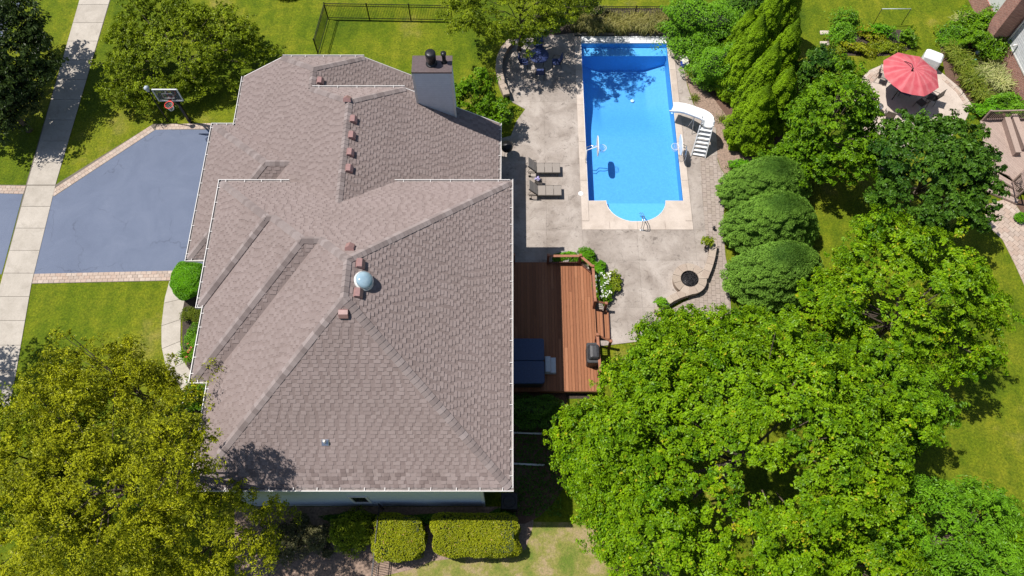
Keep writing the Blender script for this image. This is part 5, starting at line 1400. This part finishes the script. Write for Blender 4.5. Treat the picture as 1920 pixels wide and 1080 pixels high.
# --- big trees
tree(1412,840,6.3, 6.9,5.9,4.7, 'maple', 'huge bright green maple covering the lower right of the yard', leaf=.125, ncl=1700, per=150, cr=.47, flat=.45, aspect=.7, trunk=.26, lobes=.10, inner=.62, extra=[(1120,850,3.2,2.1,2.7,2.2,190),(1190,980,4.0,2.6,2.0,2.4,190),(1205,730,3.8,1.8,1.8,2.0,140),(1285,650,4.6,2.3,1.7,2.2,170),(1400,632,4.4,1.9,1.2,2.0,90)], gap=.15)
tree(1700,585,5.6, 4.3,3.7,3.9, 'maple', 'bright green maple right of the striped lawn edge, reaching the paver path', leaf=.125, ncl=680, per=150, cr=.46, flat=.45, extra=[(1570,585,3.6,1.6,1.3,1.8,90)], gap=.24, aspect=.7, trunk=.2, inner=.6)
tree(1640,745,4.6, 3.1,2.5,3.2, 'maple2', 'smaller maple wedged between the two largest maples', leaf=.125, ncl=380, per=150, cr=.45, flat=.45, inner=.6)
tree(1738,335,4.6, 3.7,3.3,3.5, 'maple_dark', 'dense deep green tree between the neighbour patio and deck', leaf=.15, ncl=520, per=130, cr=.42, flat=.55, aspect=.75, inner=.6)
tree(1553,248,3.6, 2.6,3.0,3.0, 'maple2', 'leafy green tree beside the arborvitae row', leaf=.145, ncl=380, per=130, cr=.42, flat=.55, inner=.6)
tree(1492,300,2.0, 1.9,1.1,1.6, 'maple2', 'low broad green tree between arborvitae and clipped mounds', leaf=.145, ncl=170, per=130, cr=.38, flat=.55, inner=.6)
tree(1525,135,2.4, 1.3,1.1,1.8, 'maple_dark', 'bluish green small tree behind the last arborvitae', leaf=.14, ncl=100, per=120, cr=.4, inner=.6)
tree(1790,1010,4.4, 4.2,2.6,3.2, 'shrub', 'tall arching shrubby tree in the bottom right corner', leaf=.15, ncl=480, per=110, cr=.5, aspect=.4, inner=.55)
tree(1600,1050,4.6, 3.0,2.2,3.0, 'maple', 'green tree at the bottom edge under the huge maple', leaf=.125, ncl=330, per=150, cr=.46, inner=.6)
tree(1925,1075,4.0, 2.2,1.8,2.6, 'maple', 'yellow green tree at the extreme bottom right', leaf=.17, ncl=100, per=120, cr=.5, inner=.6)
tree(185,895,7.2, 4.6,4.4,4.0, 'locust', 'airy yellow green tree at lower left overhanging the roof corner', leaf=.115, ncl=760, per=115, cr=.46, aspect=.45, trunk=.2, lobes=.26, inner=.4, flat=.75, extra=[(80,1020,4.5,3.2,2.4,2.4,200)], gap=.28)
tree(380,1000,4.6, 3.2,2.5,3.2, 'locust', 'yellow green tree spreading below the house corner', leaf=.115, ncl=380, per=110, cr=.44, aspect=.45, inner=.4, flat=.75, lobes=.24, gap=.28)
tree(235,720,5.6, 2.7,2.0,3.0, 'locust', 'upper yellow green tree above the front lawn', leaf=.115, ncl=260, per=100, cr=.42, lobes=.24, aspect=.45, inner=.4, flat=.8)
tree(60,860,5.0, 3.4,3.0,3.2, 'pear', 'darker green tree at the far left beside the sidewalk end', leaf=.14, ncl=220, per=120, cr=.55, aspect=.5, inner=.5)
tree(338,858,10.4, 1.6,1.9,1.6, 'locust', 'slender yellow green limb tree touching the gutter corner', leaf=.12, ncl=120, per=95, cr=.42, aspect=.45, inner=.3, flat=.8, base=(at(330,930,0).x, at(330,930,0).y))
tree(328,100,1.6, 4.9,4.0,2.1, 'pear', 'wide olive green tree behind the driveway basketball hoop', leaf=.12, ncl=800, per=120, cr=.40, aspect=.6, lobes=.16, inner=.55, flat=.7)
tree(-22,100,3.7, 4.2,4.3,3.2, 'darktree', 'tall dark leaved tree over the sidewalk at the top left', leaf=.19, ncl=330, per=120, cr=.65, aspect=.6, inner=.5)
tree(5,190,2.8, 2.2,1.7,2.6, 'darktree', 'dark shade tree at the left edge above the driveway apron', leaf=.18, ncl=150, per=100, cr=.6, inner=.45)
tree(975,8,4.0, 3.5,2.4,2.6, 'pear', 'spreading ornamental tree shading the patio dining set', leaf=.115, ncl=620, per=110, cr=.40, aspect=.55, lobes=.24, inner=.45, flat=.7, trunk=.12)
tree(888,182,1.9, 1.35,.95,1.6, 'maple2', 'small leafy tree beside the chimney and low eave', leaf=.13, ncl=90, per=100, cr=.34, inner=.5, trunk=.06)
tree(925,215,1.6, 1.2,.9,1.4, 'maple2', 'small green tree at the corner of the low roof', leaf=.12, ncl=90, per=90, cr=.32, inner=.5, trunk=.05)
tree(-200,620,6.0, 2.2,2.4,2.6, 'pear', 'street tree outside the left edge shading the sidewalk', leaf=.16, ncl=90, per=90, cr=.6)
tree(1872,-275,6.2, 3.2,2.4,3.0, 'darktree', 'tree beyond the top edge casting shade on the neighbour lawn', leaf=.18, ncl=160, per=100, cr=.65)
tree(2014,-280,6.2, 3.0,2.4,3.0, 'darktree', 'second tree beyond the top edge casting shade near the brick chimney', leaf=.18, ncl=130, per=100, cr=.65)
# --- shrubs along the pool
shrub(1320,52,1.0, 2.5,1.9,1.9, 'shrub', 'large bright green shrub mass behind the pool corner', leaf=.13, n=30000, lump=.22, shell=.3)
shrub(1341,132,.9, 1.6,1.9,1.7, 'shrub', 'rounded bright green shrub behind the blue flower pot', leaf=.12, n=22000, lump=.2, shell=.3)
shrub(1400,20,1.4, 2.0,1.5,1.9, 'maple_dark', 'dark green shrub behind the arborvitae at the top edge', leaf=.14, n=14000, lump=.2, shell=.3)
ga = 'golden green arborvitae beside the pool'
for i, (u, v, h, r0, lb) in enumerate(((1376,172,6.6,1.45,'tall arborvitae nearest the bright shrubs, foot of its bed by the slide'),
        (1404,122,6.6,1.4,'arborvitae second from the top of the row with a broken double tip'),
        (1440,80,6.6,1.4,'arborvitae at the top end of the row reaching the photo edge'),
        (1402,212,6.3,1.35,'arborvitae in the middle of the row behind the water slide'),
        (1396,264,5.2,1.55,'broad arborvitae lowest in the row behind the slide ladder'),
        (1432,240,5.6,1.35,'arborvitae half swallowed by the leafy green tree'),
        (1440,165,6.0,1.3,'arborvitae standing behind the front rank on the lawn side'),
        (1372,122,5.0,1.1,'slim arborvitae squeezed between shrub mass and tall neighbours'))):
    conifer(u, v, h, r0, 'arbor', lb, n=30000, group=ga, leaf=.115, amp=.34, lw=.16, lh=.06, lumps=30)
gm = 'soft green evergreen mounds by the paver terrace'
for (u, v, r0, h, lb) in ((1424,374,2.6,3.8,'soft green evergreen mound farthest up of the three by the pavers'),(1432,446,2.65,4.3,'middle soft green evergreen mound between its two neighbours'),
        (1440,538,2.7,4.5,'lowest soft green evergreen mound touching the huge maple')):
    conifer(u, v, h, r0, 'spruce', lb, n=70000, group=gm, leaf=.12, fr=.50, name='evergreen_mound', cat='shrub', lumps=80, lw=.13, lh=.06, amp=.26, aspect=.34, sy=.64)
# --- clipped bushes
shrub(354,526,.75, 1.0,1.05,.75, 'yew', 'round clipped bright green bush at the garage corner', leaf=.085, n=26000, lump=.04, shell=.14, core_f=.86, name='clipped_bush', cat='bush', cut=-.9)
shrub(895,1004,.75, 2.02,.98,.72, 'hedge', 'long clipped rectangular yellow green hedge block', leaf=.085, n=42000, lump=.05, power=7, shell=.2, core_f=.86, name='hedge', cat='hedge', cut=-.9)
shrub(750,1008,.75, 1.10,1.02,.72, 'hedge', 'square clipped yellow green hedge block right of the side fence', leaf=.085, n=26000, lump=.07, power=6, shell=.22, core_f=.85, name='hedge', cat='hedge', cut=-.9)
shrub(662,1000,.65, .95,.8,.65, 'pear', 'loose dark green shrub left of the side fence', leaf=.10, n=12000, lump=.15, shell=.3)
shrub(590,1010,.5, .95,.75,.55, 'dusty', 'dusty greyish shrub with faded pink heads below the window', leaf=.10, n=8000, lump=.2, shell=.4, corey=False)
shrub(530,1015,.5, .8,.7,.6, 'dusty', 'dusty olive shrub beside the yellow green tree', leaf=.10, n=7000, lump=.2, shell=.4, corey=False)
for (u, v, s, lb) in ((565,976,.42,'round brown dried flower head cluster below the wall'),(613,1037,.22,'small faded pink dried bloom in the shaded bed')):
    shrub(u, v, .5, s, s*.8, s*.7, 'dusty', lb, leaf=.08, n=1500, corey=True, name='dried_bloom', cat='flower')
shrub(1000,770,.6, 1.3,.85,.8, 'maple_dark', 'dark shaded shrub tucked under the deck end beside the house', leaf=.1, n=9000, lump=.15)
shrub(660,972,.25, 1.4,.25,.3, 'maple_dark', 'dark low shrubs against the base of the south wall', leaf=.1, n=6000)
shrub(800,972,.25, 1.7,.22,.3, 'maple_dark', 'dark low planting between the wall and the long hedge', leaf=.1, n=6000)
shrub(938,968,.3, .7,.3,.4, 'maple_dark', 'dark low shrub beside the air conditioner', leaf=.1, n=4000)
shrub(1060,10,.5, 1.6,.6,.8, 'pear', 'low scrub along the fence behind the patio tree', leaf=.12, n=8000, lump=.2)
# --- front planting
shrub(362,590,.35, .55,.42,.35, 'grass_g', 'low golden green shrub below the round clipped bush', leaf=.10, n=4000, lump=.15, aspect=.3)
shrub(368,635,.35, .5,.7,.40, 'shrub', 'front bed shrub with coral flowers along the gutter', leaf=.09, n=6000, lump=.2)
fb = tuft(358,672,'maple2','strappy dark green daylily clump beside the front walk', n=140, ln=.8, rad=.3, w_=.05, name='daylily', cat='plant')
rt = shrub(372,740,.4, .75,.9,.45, 'maple2', 'leafy perennials in the bed under the house corner', leaf=.11, n=6000, lump=.25)
blooms(rt, [(random.uniform(-.6,.6),random.uniform(-.8,.7),.75+random.random()*.1) for _ in range(10)], .06, 'petal_w')
rs_ = shrub(366,662,.35, .4,.45,.35, 'shrub', 'small coral flowered shrub midway along the front bed', leaf=.08, n=2500)
blooms(rs_, [(random.uniform(-.35,.35),random.uniform(-.4,.4),.68+random.random()*.1) for _ in range(9)], .06, 'petal_r')
rp = shrub(345,800,.35, .8,.9,.4, 'maple2', 'red flowered perennial patch beneath the yellow green tree', leaf=.11, n=4000, corey=False, lump=.25)
blooms(rp, [(random.uniform(-.6,.6),random.uniform(-.7,.7),.7) for _ in range(12)], .06, 'petal_r')
# --- deck bed
for (u, v, rx, ry, mk, lb) in ((1058,484,.9,.35,'yew','yellow green low shrub behind the deck railing'),(1100,480,.5,.35,'yew','low bright shrub at the deck corner'),(1122,505,.45,.5,'yew','bright green shrub at the outer curve of the deck bed'),
                              (1146,530,.45,.6,'pear','olive perennial at the patio side of the deck bed')):
    shrub(u, v, .3, rx, ry, .32, mk, lb, leaf=.09, n=5000, lump=.18)
hy = shrub(1129,540,.4, .55,.85,.42, 'maple2', 'white flowering shrub beside the deck railing', leaf=.10, n=7000, lump=.12)
blooms(hy, [(random.uniform(-.45,.45),random.uniform(-.75,.75),.74+random.random()*.14) for _ in range(46)], .075, 'petal_w')
zone('deck_bed', [(1028,470),(1090,468),(1112,476),(1140,498),(1158,530),(1162,556),(1150,574),(1130,580),(1100,560),(1080,492)], .006, M['soil'])
tk = MB().lathe([(.28,0),(.38,.25),(.42,.5),(.38,.52),(.3,.45),(0,.45)], (0,0,0), 18).build('planter_bowl', M['terra']); tk.location = at(1054,490,.0); tag(tk, 'slate grey planter bowl behind the deck railing balusters', 'planter')
# --- pots on seat wall
for (u, v, z, mk, lb) in ((1328,452,.5,'pear','trailing green plant in a pot at the top end of the seat wall'),(1241,566,.5,'shrub','leafy trailing plant on the lower end of the seat wall')):
    p = at(u,v,z); r_ = shrub(u, v, z+.35, .38, .3, .25, mk, lb, leaf=.13, n=420, corey=False, name='potted_plant', cat='potted plant', lump=.2, cut=-.4, shell=.5)
    MB().lathe([(.12,z),(.18,z+.25),(.19,z+.28),(0,z+.26)], (0,0,0), 14).build('pot', M['dark'], r_)
bp_ = BLUEPOT; P = [(random.gauss(0,.12),random.gauss(0,.12),.52+random.random()*.12) for _ in range(40)]
blooms(bp_, P, .09, 'petal_w', 'flowers')
fl = empty('small_bouquet', FLOWERPOTS[0], 'small pot of white and violet flowers on the side table', 'flower pot')
MB().lathe([(.06,0),(.08,.12),(0,.12)], (0,0,0), 10).build('pot', M['white_plastic'], fl)
blooms(fl, [(random.gauss(0,.06),random.gauss(0,.06),.18+random.random()*.06) for _ in range(16)], .06, 'petal_v')
# --- tall grass behind the pool
gg = 'golden ornamental grasses behind the pool'
lbs = ['golden grass clump nearest the patio tree','golden grass clump second from the patio tree','low golden grass clump in the middle of the fence run','golden grass clump behind the middle of the pool cover','tall straw grass clump against the fence posts','golden grass clump second from the green shrubs','straw grass clump beside the green shrubs']
for k, u in enumerate((1085,1112,1138,1162,1186,1210,1234)):
    tuft(u, 52+6*(k%2), 'grass_y', lbs[k], n=420, ln=1.25, rad=.7, w_=.03, group=gg, arch=.6)
shrub(1120,36,.5, 1.1,.5,.7, 'dusty', 'olive brown dry shrub between the tall grasses', leaf=.1, n=5000, lump=.2)
# bed weeds by the slide
for (u, v, lb) in ((1302,186,'small weedy tuft in the bare bed by the shrubs'),(1352,225,'thin weeds in the bare bed beside the slide top'),(1372,315,'weedy patch where pavers meet the bare bed')):
    tuft(u, v, 'grass_g', lb, n=90, ln=.35, rad=.45, w_=.03, name='weed', cat='weeds')
shrub(1392,310,.3, .55,.4,.3, 'yew', 'small bright leafy shrub at the corner of the bare bed', leaf=.1, n=2500, lump=.2)
# --- vegetable bed and neighbour planting
i = 0
vlb = ['bushy vegetable plants at the left of the fenced bed','low vegetable plants at the front left of the bed','low leafy crops in the middle front of the bed','pale leafy squash under the metal frame','leafy crops at the front right of the bed','dark tomato bush at the right end of the bed','climbing beans at the top left of the bed','bright leafy vine below the cross bar']
for (u, v, rx, ry, rz, mk), lb in zip(((1578,68,.75,.75,.5,'shrub'),(1570,90,.6,.45,.25,'pear'),(1615,92,.9,.45,.28,'hedge'),(1650,58,.9,.5,.5,'yew'),(1665,88,.9,.45,.28,'pear'),(1702,72,.45,.5,.5,'maple2'),(1590,42,.9,.6,.6,'shrub'),(1625,62,.7,.6,.4,'hedge')), vlb):
    shrub(u, v, rz*.8, rx, ry, rz, mk, lb, leaf=.12, n=4200, lump=.28, shell=.4, name='vegetable_plant', cat='vegetable plants', corey=False)
shrub(1838,62,1.1, 1.5,1.35,1.2, 'maple2', 'round green shrub beside the brick chimney', leaf=.15, n=14000, lump=.22, shell=.35)
shrub(1790,70,.5, .9,.9,.6, 'shrub', 'bright low shrub at the left of the neighbour bed', leaf=.12, n=7000, lump=.25)
nl_ = [(1785,108,'grass_g',.95,'arching golden green grass beside the white covered grill'),(1800,128,'grass_g',.9,'arching grass clump nearest the neighbour patio rim'),(1812,160,'grass_g',1.0,'large arching grass clump right of the red umbrella'),
       (1835,185,'grass_g',.8,'arching grass clump at the lower end of the neighbour bed'),(1850,115,'grass_g',.8,'olive arching grass by the downspout foot'),
       (1858,140,'variegated',.85,'upper cream striped grass near the brick wall'),(1868,165,'variegated',.9,'lower cream striped grass near the brick wall'),(1838,150,'variegated',.8,'cream striped grass facing the red umbrella'),(1800,48,'variegated',.7,'cream striped grass behind the bright low shrub')]
for u, v, mk, ln, lb in nl_: tuft(u, v, mk, lb, n=420, ln=ln, rad=.55, w_=.05, arch=.8)
shrub(1822,122,.35, .35,.3,.3, 'spruce', 'small grey green mound beside the teal ornament', leaf=.08, n=1500)
shrub(1880,190,.4, .8,.5,.45, 'shrub', 'leafy green planting above the neighbour railing', leaf=.13, n=5000, lump=.25)
shrub(1905,205,.4, .8,.5,.5, 'shrub', 'leafy green planting at the right edge above the railing', leaf=.13, n=5000, lump=.25)
shrub(1850,205,.4, .6,.5,.4, 'yew', 'bright leafy planting where the patio meets the deck railing', leaf=.13, n=4000, lump=.25)
shrub(1915,408,.25, .4,.3,.25, 'yew', 'small bright green shrub in the mulch at the right edge', leaf=.09, n=1500)
shrub(535,-14,.25, 1.0,.5,.2, 'darktree', 'low dark planting ring at the top edge of the lawn', leaf=.1, n=2500)
# loose grass tufts that break up the lawn surface
def tufts(name, boxes, n):
    P = []
    for _ in range(n):
        bx = boxes[int(rng.integers(0,len(boxes)))]; u = rng.uniform(bx[0],bx[2]); v = rng.uniform(bx[1],bx[3]); p = at(u,v,0); P.append((p.x,p.y,.02))
    P = np.array(P); m_ = len(P)
    ax = rng.normal(0,.5,(m_,3)); ax[:,2] = 1
    o = leaves(name, P, rng.normal(0,1,(m_,3)), .09, M['yew'], None, None, .28, .0, axis=ax, rnd=.3); return o

mb_pts = []
for k in range(2600):
    p = at(random.uniform(966,1052), random.uniform(748,968), 0); mb_pts.append((p.x,p.y,.03+random.random()*.12))
gc_ = leaves('ground_cover', np.array(mb_pts), np.tile([0,0,1.0],(len(mb_pts),1)), .12, M['maple_dark'], None, None, .5, .1)
tag(gc_, kind='stuff')
